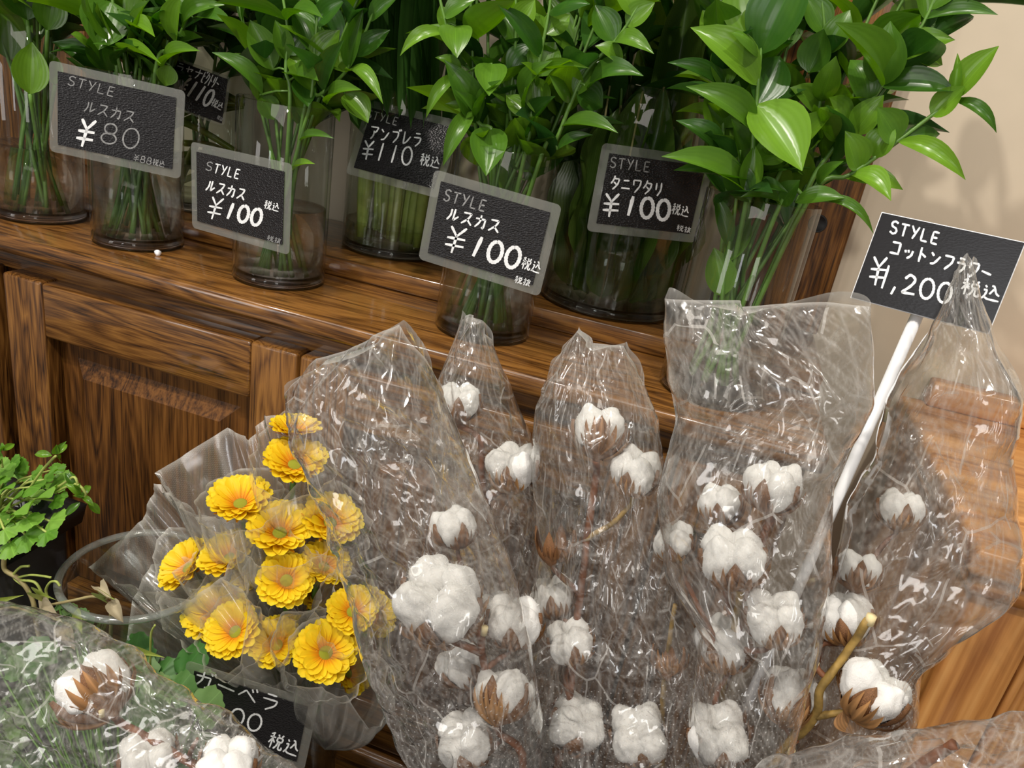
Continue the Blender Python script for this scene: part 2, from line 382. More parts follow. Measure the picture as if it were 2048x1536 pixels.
# cabinet
cb = thing('oak_cabinet', (-.6, .80, -.72), 'dark oak sideboard with raised panel doors below the worktop', 'cabinet')
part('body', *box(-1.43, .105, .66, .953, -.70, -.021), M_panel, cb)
part('apron', *box(-1.42, .11, .648, .66, -.048, -.0205), M_oak_x, cb, False)
part('plinth', *box(-1.44, .112, .630, .66, -.72, -.525, .003), M_oak_x, cb)
part('plinth_moulding', *box(-1.44, .115, .618, .66, -.555, -.523, .006), M_oak_x, cb)
def raised_panel(x0, x1, z0, z1):
    ys = [.650, .646, .646, .634, .634]; ins = [0, .002, .024, .043, .043]
    rects = []
    for y, i in zip(ys, ins): rects.append([(x0 + i, y, z0 + i), (x1 - i, y, z0 + i), (x1 - i, y, z1 - i), (x0 + i, y, z1 - i)])
    V = [Vector(p) for r in rects[:4] for p in r]; F = []
    for k in range(3):
        for j in range(4): a = k * 4 + j; b = k * 4 + (j + 1) % 4; F.append((a, b, b + 4, a + 4))
    F.append((12, 13, 14, 15)); return V, F
for x0, x1 in ((-1.155, -.788), (-.766, -.385), (-.382, 0.0), (.003, .105)):
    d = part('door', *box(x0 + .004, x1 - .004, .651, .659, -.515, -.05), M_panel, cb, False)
    sw = .055 if x1 - x0 > .2 else .03
    for a, b in ((x0, x0 + sw), (x1 - sw, x1)): part('stile', *box(a, b, .625, .652, -.518, -.046, .0035, 3), M_oak_z, d)
    part('rail', *box(x0 + sw, x1 - sw, .6255, .652, -.111, -.047, .0035, 3), M_oak_x, d)
    part('rail', *box(x0 + sw, x1 - sw, .6255, .652, -.517, -.455, .0035, 3), M_oak_x, d)
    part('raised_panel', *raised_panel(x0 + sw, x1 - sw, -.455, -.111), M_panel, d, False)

# pine chest on the right
pc = thing('pine_cabinet', (.55, .78, -.72), 'honey coloured pine cabinet with moulded corner post beside oak sideboard', 'cabinet')
part('top_board', *box(.235, 1.1, .585, .955, -.055, -.030, .006, 3), M_pine_x, pc)
part('cornice', *box(.243, 1.1, .592, .953, -.075, -.055, .006, 3), M_pine_x, pc)
part('side_panel', *box(.255, .275, .62, .95, -.72, -.075), M_pine_z, pc, False)
part('corner_post', *box(.250, .305, .60, .64, -.72, -.075, .004, 2), M_pine_z, pc)
for k, x in enumerate((.309, .317, .325)): part('moulding', *box(x, x + .007, .606 + .005 * k, .64, -.72, -.115, .0025, 2), M_pine_z, pc)
part('front_panel', *box(.33, 1.08, .628, .64, -.72, -.075), M_pine_x, pc, False)
part('rail', *box(.305, 1.08, .603, .64, -.115, -.075, .004, 2), M_pine_x, pc)
part('panel_field', *box(.36, 1.05, .615, .63, -.36, -.15, .008, 2), M_pine_x, pc)
part('panel_field', *box(.36, 1.05, .615, .63, -.66, -.40, .008, 2), M_pine_x, pc)
# rear pine rail on the wall behind it
V, F = box(.26, 1.1, .93, .956, -.03, .0, .003)
props(solo('pine_upstand', V, F, M_pine_x, (.6, .94, -.03)), 'pine upstand strip along the wall at the back of the pine cabinet', 'strip')

# ================================================================== vases
def vase(name, label, c, r, h, level, wall=M_glass, water=M_water, base=.012, group=None, stemz=0):
    t = thing(name, c, label, 'vase', group)
    th = .0028
    prof = [(r - .004, .0), (r, .003), (r, h - .001), (r - th * .5, h), (r - th, h - .001), (r - th, base + .0006)]
    part('glass_wall', *lathe(prof, 64, c), wall, t)
    part('thick_base', *lathe([(.0001, .0008), (r - .006, .0008), (r - .0006, .004), (r - .0006, base - .002), (r - th - .0004, base), (.0001, base)], 64, c), M_base, t)
    if level:
        part('water', *lathe([(.0001, base + .0008), (r - th - .0006, base + .0008), (r - th - .0006, level), (r - th - .003, level - .0008), (.0001, level - .0008)], 64, c), water, t)
    return t
VS = dict(V1=(Vector((-.800, .712, 0)), .049, .222, .085), V2=(Vector((-.653, .708, 0)), .049, .186, .098), V3=(Vector((-.463, .706, 0)), .049, .186, .082),
          V4=(Vector((-.222, .708, 0)), .049, .184, .075), V5=(Vector((.0145, .700, 0)), .049, .184, .0),
          UA=(Vector((-.405, .862, .022)), .062, .190, .035), TW=(Vector((-.122, .850, .022)), .078, .235, .10), DR=(Vector((-.690, .862, .022)), .066, .20, .06))
vase('glass_vase', 'tall clear glass vase with broad leaves at end of front row, without price card', *VS['V1'])
vase('glass_vase', 'clear glass cylinder vase behind the faded 80 yen card', *VS['V2'])
vase('glass_vase', 'clear glass cylinder vase one third full, behind the shiny tilted 100 yen card', *VS['V3'])
vase('glass_vase', 'clear glass cylinder vase of ruscus behind the 100 yen card above the cotton bags', *VS['V4'])
vase('glass_vase', 'clear glass cylinder vase of lush ruscus standing before the holed upright board', *VS['V5'])
vase('glass_vase', 'glass vase of thick pale cut stems on step shelf behind 110 yen umbrella grass card', *VS['UA'], wall=M_glass_g, water=M_water_g)
vase('glass_vase', 'big dark greenish glass vase packed with broad fern leaves on step shelf', *VS['TW'], wall=M_glass_g, water=M_water_g)
vase('glass_vase', 'glass vase of yellow green stems on step shelf with steeply turned 110 yen card', *VS['DR'], wall=M_glass_g, water=M_water_g)

# ================================================================== leaves
def leaf_mesh(name, mat, bow=.1, bend=0., fold=.25, nt=10, nw=4, wpow=(.75, .95), wave=0., tipc=1.0, twist=0.):
    V, F, UVs = [], [], []
    a, b = wpow; tm = a / (a + b); norm = (tm ** a) * ((1 - tm) ** b)
    for i in range(nt + 1):
        t = i / nt; hw = .5 * (t ** a) * ((1 - t) ** b) / norm if 0 < t < 1 else .012
        if t > .85: hw *= 1 - .35 * (t - .85) / .15 * tipc
        zc = bow * 4 * t * (1 - t); xc = bend * 4 * t * (1 - t)
        for j in range(nw + 1):
            s = -1 + 2 * j / nw
            x = s * hw; z = abs(s) ** 1.4 * hw * fold + wave * math.sin(t * 17 + (2 if s > 0 else 0)) * abs(s) ** 2
            z += twist * (t - .5) * x * 2
            V.append((xc + x, t, zc + z)); UVs.append((.5 + s * .5, t))
    w_ = nw + 1
    for i in range(nt):
        for j in range(nw): k = i * w_ + j; F.append((k, k + 1, k + 1 + w_, k + w_))
    return mesh(name, V, F, mat, True, UVs)
RUS = [leaf_mesh('ruscus_leaf_mesh', M_rus, *p) for p in ((.03, 0, .35), (.10, .03, .25), (.16, -.04, .3), (.22, .05, .2), (-.06, .03, .4), (.06, -.06, .5), (.12, 0, -.15), (.05, .08, .3))]
for k, m in enumerate(RUS):
    pass
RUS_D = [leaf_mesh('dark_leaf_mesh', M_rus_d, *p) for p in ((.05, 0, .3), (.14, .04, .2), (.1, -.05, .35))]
def leaf_matrix(B, T, width, nrm, origin, Ls=None):
    y = T - B; ln = y.length; y = y / ln
    x = y.cross(nrm)
    if x.length < 1e-4: x = y.cross(Vector((1, .2, .1)))
    x.normalize(); z = x.cross(y)
    M = Matrix(((x.x * width, y.x * ln, z.x * ln, B.x - origin.x), (x.y * width, y.y * ln, z.y * ln, B.y - origin.y), (x.z * width, y.z * ln, z.z * ln, B.z - origin.z), (0, 0, 0, 1)))
    return M
CLEAR = ((700, 228, 900, 392, .80), (362, 120, 456, 252, .80), (1190, 298, 1415, 475, .78), (100, 125, 372, 358, .66), (1560, 400, 1700, 480, .9))
def hides_card(*P):
    for p in P:
        x, y, _ = topx(p)
        for a, b, c_, d, yy in CLEAR:
            if a < x < c_ and b < y < d and p.y < yy: return True
    return False
def tocam(P): return (CAM - P).normalized()

def fill_stem(vc, r, rim, top, lean, ang, group, label, meshes=RUS, nleaf=12, llen=(.055, .085), lw=(.40, .55), name='ruscus_stem', leaf0=None, smat=None, cat='stem'):
    """a stem standing in a vase, leafy above the rim"""
    a0 = ang + PI + rnd(-.6, .6)
    B = vc + Vector((math.cos(a0) * r * .45, math.sin(a0) * r * .45, .015))
    E_ = vc + Vector((math.cos(ang) * r * .7, math.sin(ang) * r * .7, rim + .005))
    Tp = vc + Vector((math.cos(ang) * (r * .7 + lean), math.sin(ang) * (r * .7 + lean), top))
    Tp.y = min(Tp.y, .935)
    mid = E_.lerp(Tp, .5) + Vector((0, 0, .02))
    path = catmull([B, B.lerp(E_, .5), E_, mid, Tp], 22)
    t = thing(name, B, label, cat, group)
    part('stem', *tube(path, lambda s: .0024 * (1 - .55 * s), 6), smat or M_stem, t)
    phi = rnd(0, 6.28); s0 = (leaf0 if leaf0 is not None else .50)
    for k in range(nleaf):
        s = s0 + (1 - s0) * (k / max(1, nleaf - 1)) ; idx = min(int(s * 22), 21)
        p = path[idx].lerp(path[idx + 1], s * 22 - idx); d = (path[idx + 1] - path[idx]).normalized()
        phi += 2.4 + rnd(-.4, .4)
        rad = d.orthogonal().normalized(); rad = Matrix.Rotation(phi, 3, d) @ rad
        ld = (d * rnd(.35, .75) + rad * rnd(.6, .95) + Vector((0, -.12, rnd(-.25, .1)))).normalized()
        ln = rnd(*llen); Tt = p + ld * ln
        if Tt.y > .95: ld.y = -abs(ld.y); Tt = p + ld * ln
        if hides_card(Tt, p.lerp(Tt, .5), p.lerp(Tt, .8)): continue
        nr = (d - ld * d.dot(ld)) + Vector((rnd(-.3, .3), rnd(-.4, .1), rnd(0, .3)))
        link('leaf', random.choice(meshes), t, leaf_matrix(p, Tt, ln * rnd(*lw), nr, B))
    return t
def hero_stem(vc, pxpath, y, leaves, label, group, yslope=0.0, base=True, name='ruscus_stem', in_y=None):
    P = [ony(px, py, y + yslope * i) for i, (px, py) in enumerate(pxpath)]
    if base:
        b = vc + (P[0] - vc) * .2; b = Vector((vc.x + (P[0].x - vc.x) * .25, vc.y + (P[0].y - vc.y) * .3, vc.z + .015))
        P = [b] + P
    path = catmull(P, 30); B0 = path[0]
    t = thing(name, B0, label, 'stem', group)
    part('stem', *tube(path, lambda s: .0025 * (1 - .5 * s), 6), M_stem, t)
    pp = [topx(p) for p in path]
    for lf in leaves:
        (bx, by), (tx, ty), wpx = lf[0], lf[1], lf[2]
        dt = lf[3] if len(lf) > 3 else rnd(-.03, .008); var = lf[4] if len(lf) > 4 else random.randrange(len(RUS)); face = lf[5] if len(lf) > 5 else None
        k = min(range(len(path)), key=lambda i: (pp[i][0] - bx) ** 2 + (pp[i][1] - by) ** 2)
        dist = math.hypot(pp[k][0] - bx, pp[k][1] - by)
        B = path[k] if dist < 14 else ony(bx, by, path[k].y - .002)
        if dist >= 14: part('petiole', *tube([path[k], path[k].lerp(B, .5) + Vector((0, 0, .002)), B], .0012, 5), M_stem, t)
        T = ony(tx, ty, B.y + dt)
        nr = tocam(B) * .75 + Vector((0, 0, .55)) + Vector((rnd(-.25, .25), 0, rnd(-.1, .2)))
        if face is not None: nr = tocam(B) * face[0] + UP * face[1] + RT * face[2]
        wd = wpx * topx(B)[2] / FPX
        link('leaf', RUS[var], t, leaf_matrix(B, T, wd, nr, B0))
    return t
LB = {k: 'leafy green ruscus stem standing in the clear vase ' + s for k, s in dict(V1='without price card', V2='behind the faded 80 yen card', V3='behind the shiny tilted 100 yen card', V4='above the cotton bags', V5='before the holed upright board').items()}
GR = {k: 'ruscus stems in the vase ' + s for k, s in dict(V1='without card', V2='with 80 yen card', V3='with shiny 100 yen card', V4='above the cotton bags', V5='by the upright board').items()}

hv = lambda k, path, y, leaves, **kw: hero_stem(VS[k][0], path, y, leaves, LB[k], GR[k], **kw)
# --- vase by the upright board
hv('V5', [(1492, 405), (1508, 265), (1520, 120), (1540, -60)], .672, [
    ((1512, 214), (1604, 342), 112, -.035, 0, (.8, .5, .1)), ((1508, 168), (1381, 55), 78, -.02, 1), ((1522, 98), (1463, 66), 42, -.03, 6), ((1524, 110), (1612, -75), 120, .0, 1),
    ((1515, 85), (1490, -60), 125, .02, 0), ((1500, 268), (1372, 173), 62, -.03, 2), ((1497, 395), (1323, 313), 66, -.04, 1), ((1492, 372), (1347, 341), 42, -.03, 0), ((1497, 398), (1576, 385), 38, -.02, 3),
    ((1498, 395), (1510, 290), 45, 0, 5), ((1510, 218), (1560, 112), 80, .02, 0), ((1508, 330), (1570, 300), 60, .02, 1), ((1500, 405), (1450, 325), 60, .01, 2)])
hv('V5', [(1440, 640), (1450, 540), (1470, 420), (1480, 300)], .676, [((1447, 590), (1428, 495), 62, .004, 0), ((1462, 500), (1430, 388), 34, .004, 1), ((1456, 520), (1500, 440), 44, .02, 0), ((1475, 380), (1520, 320), 50, .01, 0)])
hv('V5', [(1455, 395), (1442, 330), (1447, 240), (1450, 140), (1440, -20)], .69, [
    ((1445, 182), (1335, 125), 38, -.02, 1), ((1440, 322), (1352, 241), 50, -.02, 2), ((1440, 258), (1478, 162), 76, -.01, 0), ((1442, 255), (1410, 185), 70, -.01, 4), ((1448, 170), (1425, 95), 60, 0, 1), ((1449, 110), (1405, 20), 60, .01, 0),
    ((1441, 325), (1500, 250), 70, .01, 0), ((1455, 390), (1400, 300), 60, .015, 5), ((1445, 60), (1500, -10), 50, 0, 0)])
hv('V5', [(1605, 400), (1650, 320), (1735, 210), (1800, 120), (1860, 20), (1880, -60)], .70, [
    ((1752, 172), (1670, 45), 72, -.03, 5), ((1754, 172), (1781, 42), 78, -.01, 1), ((1850, 48), (1996, 30), 38, -.02, 1), ((1802, 112), (1910, 80), 60, -.01, 2), ((1775, 175), (1912, 182), 62, -.02, 0),
    ((1705, 264), (1658, 195), 62, -.02, 4), ((1708, 268), (1768, 190), 58, -.01, 1), ((1858, 40), (1838, -40), 45, 0, 0), ((1860, 20), (1935, -30), 50, 0, 2), ((1680, 290), (1640, 215), 70, -.01, 0), ((1825, 90), (1845, 50), 60, .01, 1),
    ((1820, 95), (1885, 130), 60, .01, 0), ((1740, 200), (1700, 120), 65, .01, 3)])
hv('V5', [(1615, 402), (1700, 350), (1795, 283), (1862, 232), (1905, 200)], .685, [
    ((1905, 200), (1998, 92), 62, -.01, 0), ((1862, 230), (1930, 172), 56, -.01, 4), ((1905, 203), (1993, 266), 28, -.01, 3), ((1797, 285), (1931, 360), 40, -.02, 3), ((1905, 198), (1915, 106), 18, 0, 1),
    ((1795, 285), (1755, 215), 66, -.01, 0), ((1700, 350), (1782, 402), 52, -.025, 2), ((1690, 352), (1806, 380), 50, .0, 1), ((1640, 385), (1688, 322), 34, -.02, 1), ((1720, 335), (1690, 262), 64, -.01, 5), ((1795, 284), (1880, 268), 40, .01, 1), ((1750, 320), (1790, 250), 60, 0, 2)])
hv('V5', [(1600, 405), (1615, 330), (1640, 205), (1650, 90), (1640, -40)], .712, [
    ((1616, 145), (1648, 58), 68, -.01, 4), ((1650, 206), (1672, 112), 50, -.03, 6), ((1618, 300), (1670, 250), 60, -.02, 0), ((1613, 345), (1575, 290), 55, -.01, 0), ((1632, 230), (1580, 175), 60, -.01, 1), ((1650, 100), (1700, 20), 55, 0, 1), ((1648, 70), (1610, -10), 60, 0, 0)])
hv('V5', [(1560, 410), (1620, 400), (1700, 405)], .672, [((1625, 400), (1747, 468), 26, -.01, 3), ((1590, 405), (1690, 396), 44, -.01, 1), ((1570, 405), (1600, 360), 50, -.01, 0), ((1560, 410), (1480, 395), 36, -.02, 2)], base=True)
# --- vase above the cotton bags
hv('V4', [(1052, 300), (1062, 230), (1080, 115), (1098, 25), (1105, -60)], .69, [
    ((1080, 116), (995, 8), 42, -.03, 1), ((1098, 28), (1180, 8), 40, -.03, 6), ((1085, 148), (1110, 84), 72, .01, 0), ((1076, 150), (1180, 137), 20, -.03, 1), ((1066, 180), (1042, 125), 26, -.03, 1), ((1070, 160), (1078, 232), 55, .0, 0),
    ((1090, 70), (1140, 30), 50, .01, 0), ((1060, 240), (1012, 190), 45, .01, 4)])
hv('V4', [(990, 300), (957, 245), (935, 180), (905, 100), (885, 20), (870, -50)], .685, [
    ((977, 258), (972, 352), 74, -.035, 0, (.8, .3, 0)), ((985, 128), (978, 192), 64, -.03, 0, (.6, .7, 0)), ((912, 52), (914, 116), 66, -.03, 1, (.6, .7, 0)), ((885, 62), (800, 112), 32, -.02, 3), ((918, 152), (852, 236), 27, -.02, 3),
    ((960, 240), (910, 180), 30, -.03, 1), ((962, 240), (1003, 160), 32, -.03, 1), ((945, 228), (886, 332), 36, -.03, 3), ((950, 235), (890, 208), 26, -.01, 1), ((925, 150), (870, 115), 30, -.01, 2), ((898, 75), (880, 10), 40, 0, 0), ((890, 40), (950, 0), 45, 0, 1)])
hv('V4', [(1085, 305), (1112, 280), (1142, 205), (1175, 140), (1240, 70), (1300, -30)], .69, [
    ((1142, 212), (1098, 150), 36, -.02, 6), ((1175, 180), (1287, 152), 58, -.02, 2), ((1235, 85), (1308, 108), 42, -.02, 3), ((1245, 128), (1190, 92), 45, -.01, 1), ((1125, 262), (1236, 266), 42, -.02, 1), ((1115, 300), (1186, 270), 28, -.01, 1),
    ((1225, 80), (1190, 10), 60, 0, 0), ((1250, 60), (1310, 5), 50, 0, 0), ((1155, 180), (1205, 215), 70, .01, 0), ((1150, 190), (1210, 120), 50, .01, 1), ((1270, 40), (1230, -30), 50, 0, 1)])
hv('V4', [(1028, 305), (1020, 220), (1030, 100), (1032, -40)], .705, [
    ((1030, 299), (1030, 235), 54, -.03, 0, (.9, .2, 0)), ((1058, 304), (1108, 275), 42, -.03, 0), ((1022, 205), (975, 120), 60, 0, 0), ((1026, 160), (1075, 90), 60, .01, 2), ((1030, 90), (990, 20), 55, 0, 1), ((1031, 60), (1070, 0), 50, 0, 0), ((1022, 230), (1070, 190), 50, .01, 0), ((1010, 300), (1065, 345), 50, .0, 4), ((1018, 395), (1012, 315), 44, .0, 0), ((1050, 360), (1095, 310), 40, .015, 1)])
# --- vase behind the shiny card
hv('V3', [(580, 215), (572, 140), (575, 60), (560, -40)], .69, [
    ((525, 190), (424, 105), 40, -.03, 2), ((573, 150), (637, 162), 50, -.02, 0), ((570, 46), (430, 5), 52, -.04, 0, (.35, .95, 0)), ((572, 44), (646, 36), 44, -.03, 1), ((565, 120), (550, 40), 42, -.01, 0), ((545, 140), (500, 40), 58, -.01, 0), ((600, 155), (616, 214), 48, -.01, 4), ((520, 190), (548, 240), 50, .01, 0), ((575, 110), (610, 50), 50, .01, 1)])
hv('V3', [(610, 215), (640, 190), (690, 145), (720, 90), (760, -10)], .695, [
    ((655, 190), (688, 80), 46, -.02, 0), ((655, 208), (723, 180), 36, -.03, 1), ((692, 150), (766, 208), 38, -.02, 3), ((690, 188), (736, 246), 58, -.005, 0), ((700, 135), (728, 15), 36, -.01, 0), ((715, 110), (780, 60), 40, .01, 1), ((740, 40), (800, -10), 40, 0, 0), ((690, 146), (640, 90), 60, .01, 0)])
hv('V3', [(552, 470), (600, 282), (622, 200), (630, 90), (640, -30)], .685, [
    ((592, 284), (668, 277), 20, -.01, 1), ((588, 352), (630, 328), 20, -.01, 1), ((622, 190), (580, 110), 50, .01, 0), ((626, 130), (680, 60), 55, .01, 0), ((630, 100), (590, 20), 55, .01, 1), ((634, 60), (690, 0), 50, .0, 0)], base=True)
# --- vase behind the faded card
hv('V2', [(235, 145), (232, 80), (225, 0), (215, -60)], .69, [
    ((228, 4), (197, 100), 92, -.03, 0, (.8, .55, 0)), ((185, 92), (142, 68), 32, -.03, 6), ((262, 52), (310, 74), 34, -.03, 0), ((238, 126), (285, 92), 34, -.02, 1), ((245, 118), (322, 128), 24, -.03, 1), ((228, 40), (170, 10), 40, 0, 1), ((232, 70), (280, 30), 45, 0, 0)])
hv('V2', [(310, 150), (335, 100), (352, 85), (380, 20), (400, -60)], .69, [
    ((352, 88), (362, -8), 60, -.02, 0), ((325, 136), (400, 102), 38, -.02, 1), ((340, 130), (330, 172), 40, .0, 0), ((312, 48), (326, 20), 30, -.02, 6), ((390, 40), (470, 52), 40, -.01, 1), ((370, 60), (450, 10), 45, .0, 2), ((345, 92), (405, 75), 30, .0, 0), ((380, 30), (330, -20), 50, 0, 1)])
# procedural stems filling the bunches
for k, n, top, lean, lf in (('V5', 10, .42, .09, 14), ('V4', 11, .46, .08, 15), ('V3', 11, .44, .09, 14), ('V2', 11, .42, .08, 14), ('V1', 7, .46, .05, 10)):
    c, r, h, lv = VS[k]
    for i in range(n):
        a = (i + .5) / n * PI * 1.1 - .1 if k != 'V1' else rnd(0, 6.28)
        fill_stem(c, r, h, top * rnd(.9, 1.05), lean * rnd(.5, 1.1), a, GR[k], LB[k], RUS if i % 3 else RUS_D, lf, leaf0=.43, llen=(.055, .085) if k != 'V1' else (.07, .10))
# short bare stems under the rim so that the bunch shows through the glass
def bare(k, n, label, group, mat, z1, rad=.0022, spread=.6):
    c, r, h, lv = VS[k]
    for i in range(n):
        a = rnd(0, 6.28); q = r * spread * math.sqrt(random.random())
        b = c + Vector((math.cos(a) * q, math.sin(a) * q, .0145 + rnd(0, .01))); a2 = a + rnd(2.2, 4.0); q2 = r * rnd(.1, .75)
        e = c + Vector((math.cos(a2) * q2, math.sin(a2) * q2, z1 * rnd(.95, 1.1)))
        path = catmull([b, b.lerp(e, .5) + Vector((rnd(-.004, .004), rnd(-.004, .004), 0)), e], 10)
        t = thing('ruscus_stem', b, label, 'stem', group); part('stem', *tube(path, lambda s: rad * (1.15 - .3 * s), 6), mat, t)
        ln = rnd(.05, .07); d = Vector((math.cos(a2) * .5, math.sin(a2) * .5 - .2, .8)).normalized()
        link('leaf', random.choice(RUS), t, leaf_matrix(e, e + d * ln, ln * .45, Vector((0, -.6, .6)), b))
for k, n in (('V1', 6), ('V2', 9), ('V3', 1), ('V4', 7), ('V5', 2)): bare(k, n, LB[k], GR[k], M_stem, VS[k][2] + .015)
# broad leaves pressed against the glass of the end vase
c, r, h, lv = VS['V1']
for (bx, by), (tx, ty), wp, yy in (((60, 188), (64, 84), 64, .675), ((20, 120), (10, 10), 70, .70), ((95, 60), (110, -30), 60, .69), ((55, 40), (40, -50), 80, .68), ((110, 170), (95, 100), 40, .70)):
    B = ony(bx, by, yy); T = ony(tx, ty, yy + .004); b = Vector((c.x + rnd(-.02, .02), c.y + rnd(-.02, .02), .015))
    t = thing('ruscus_stem', b, LB['V1'], 'stem', GR['V1'])
    part('stem', *tube(catmull([b, b.lerp(B, .6), B], 10), .0022, 6), M_stem, t)
    link('leaf', RUS[0], t, leaf_matrix(B, T, wp * topx(B)[2] / FPX, tocam(B) + Vector((0, 0, .2)), b))

# --- umbrella grass straps
c, r, h, lv = VS['UA']
STRAP = [leaf_mesh('strap_mesh', M_strap, b, d, .3, 14, 4, (.25, .35)) for b, d in ((.03, .02), (.05, -.03), (-.03, .01))]
straps = [((832, 240), (752, -30), 46), ((842, 230), (846, -40), 28), ((862, 230), (872, -40), 22), ((885, 235), (900, -40), 26), ((800, 240), (720, -20), 30), ((780, 230), (690, 0), 34), ((905, 240), (940, -40), 28), ((815, 235), (800, -40), 24),
          ((850, 235), (820, -40), 30), ((870, 235), (905, -40), 30), ((760, 230), (730, -30), 26)]
for i, (b, t_, wp) in enumerate(straps):
    y = c.y + rnd(-.03, .03); E_ = ony(b[0], b[1], y); T = ony(t_[0], t_[1], min(.93, y + .01)); T = E_ + (T - E_) * 1.5
    B = Vector((c.x + (E_.x - c.x) * .7, c.y + (y - c.y) * .8, c.z + .016))
    t = thing('grass_strap', B, 'long dark green strap leaf with pale cut base in step shelf vase', 'leaf', 'umbrella grass straps')
    part('stalk', *tube(catmull([B, B.lerp(E_, .5), E_], 10), lambda s: .0055 * (1 - .25 * s), 8), M_pale, t)
    link('blade', STRAP[i % 3], t, leaf_matrix(E_ - (T - E_) * .12, T, wp * 1.35 * topx(E_)[2] / FPX, Vector((rnd(-.5, .5), -1, .2)), B))
for i in range(16):
    x = c.x + rnd(-.045, .045); y = c.y + rnd(-.045, .02); B = Vector((x, y, c.z + .016)); E_ = Vector((x + rnd(-.02, .02), y + rnd(-.01, .01), c.z + rnd(.13, .19)))
    t = thing('grass_strap', B, 'long dark green strap leaf with pale cut base in step shelf vase', 'leaf', 'umbrella grass straps')
    part('stalk', *tube(catmull([B, B.lerp(E_, .5) + Vector((rnd(-.004, .004), 0, 0)), E_], 8), lambda s: .0045 + .003 * math.sin(PI * s), 8), M_pale, t)
    link('blade', STRAP[i % 3], t, leaf_matrix(E_ - Vector((0, 0, .03)), E_ + Vector((rnd(-.07, .07), rnd(-.02, .03), .28)), .02, Vector((rnd(-.5, .5), -1, .2)), B))

# --- broad fern leaves
c, r, h, lv = VS['TW']
FERN = [leaf_mesh('fern_mesh', M_fern, b, d, .25, 22, 6, (.45, .5), .03) for b, d in ((.03, .02), (-.03, -.03), (.05, .0))]
ferns = [((1245, 250), (1300, -80), 120), ((1350, 260), (1430, -60), 110), ((1290, 260), (1250, -100), 100), ((1395, 280), (1380, -40), 100), ((1330, 250), (1350, -60), 120), ((1420, 280), (1490, -20), 90), ((1260, 250), (1200, -60), 90), ((1230, 250), (1160, -40), 80)]
for i, (b, t_, wp) in enumerate(ferns):
    y = c.y + (-.02, .02, .04, -.03, .05, .02, .05, .03)[i]; E_ = ony(b[0], b[1], y); T = ony(t_[0], t_[1], min(.925, y + .03))
    B = Vector((c.x + (E_.x - c.x) * .6, c.y + (y - c.y) * .8, c.z + .016))
    t = thing('fern_leaf', B, 'broad wavy fern leaf with pale midrib in the big greenish vase', 'leaf', 'fern leaves in the big vase')
    part('midrib', *tube(catmull([B, B.lerp(E_, .5), E_, T], 16), lambda s: .0030 * (1 - .7 * s), 6), M_dry, t)
    link('blade', FERN[i % 3], t, leaf_matrix(B.lerp(E_, .15), T, wp * topx(E_)[2] / FPX, Vector((rnd(-.5, .5), -1, .1)), B))
for i in range(9):
    a = PI + (i + .5) / 9 * PI; q = r * .72; B = Vector((c.x + math.cos(a) * q * .8, c.y + math.sin(a) * q * .8, c.z + .016)); T = Vector((c.x + math.cos(a) * q, c.y + math.sin(a) * q, c.z + rnd(.2, .24)))
    t = thing('fern_leaf', B, 'broad wavy fern leaf with pale midrib in the big greenish vase', 'leaf', 'fern leaves in the big vase')
    link('blade', FERN[i % 3], t, leaf_matrix(B, T, rnd(.035, .05), Vector((math.cos(a), math.sin(a), .1)), B))
    part('midrib', *tube([B, B.lerp(T, .5), T], .0012, 5), M_dry, t)

# --- dracaena in the rear vase
c, r, h, lv = VS['DR']
for i in range(12):
    z = c.z + .02 + i * .011; a = rnd(0, 6.28)
    P0_ = c + Vector((math.cos(a) * r * .8, math.sin(a) * r * .8, z - c.z)); P1_ = c + Vector((-math.cos(a + .5) * r * .8, -math.sin(a + .5) * r * .8, z - c.z + rnd(.01, .05)))
    t = thing('dracaena_stem', P0_, 'yellow green dracaena stem slanting inside the rear step shelf vase', 'stem', 'dracaena stems')
    part('stem', *tube(catmull([P0_, P0_.lerp(P1_, .5) + Vector((0, 0, .006)), P1_], 8), .0042, 7), M_yell, t)
for i in range(6):
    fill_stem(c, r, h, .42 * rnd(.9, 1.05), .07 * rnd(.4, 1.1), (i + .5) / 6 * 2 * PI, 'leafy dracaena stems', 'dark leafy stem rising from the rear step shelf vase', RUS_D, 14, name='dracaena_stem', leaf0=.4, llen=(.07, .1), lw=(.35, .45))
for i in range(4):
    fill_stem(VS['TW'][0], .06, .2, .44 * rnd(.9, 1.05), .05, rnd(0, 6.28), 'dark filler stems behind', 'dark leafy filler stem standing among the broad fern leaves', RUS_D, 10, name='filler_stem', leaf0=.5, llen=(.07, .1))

# crumb on the worktop
bm = bmesh.new(); bmesh.ops.create_icosphere(bm, subdivisions=2, radius=.0036)
for v in bm.verts: v.co *= 1 + .35 * noise.noise(v.co * 400)
p = onz(316, 506, .003); bm.verts.index_update()
V = [v.co + p for v in bm.verts]; F = [tuple(q.index for q in f.verts) for f in bm.faces]; bm.free()
props(solo('crumb', V, F, M_white, (p.x, p.y, 0)), 'tiny white crumb on the worktop before the faded card vase', 'crumb')

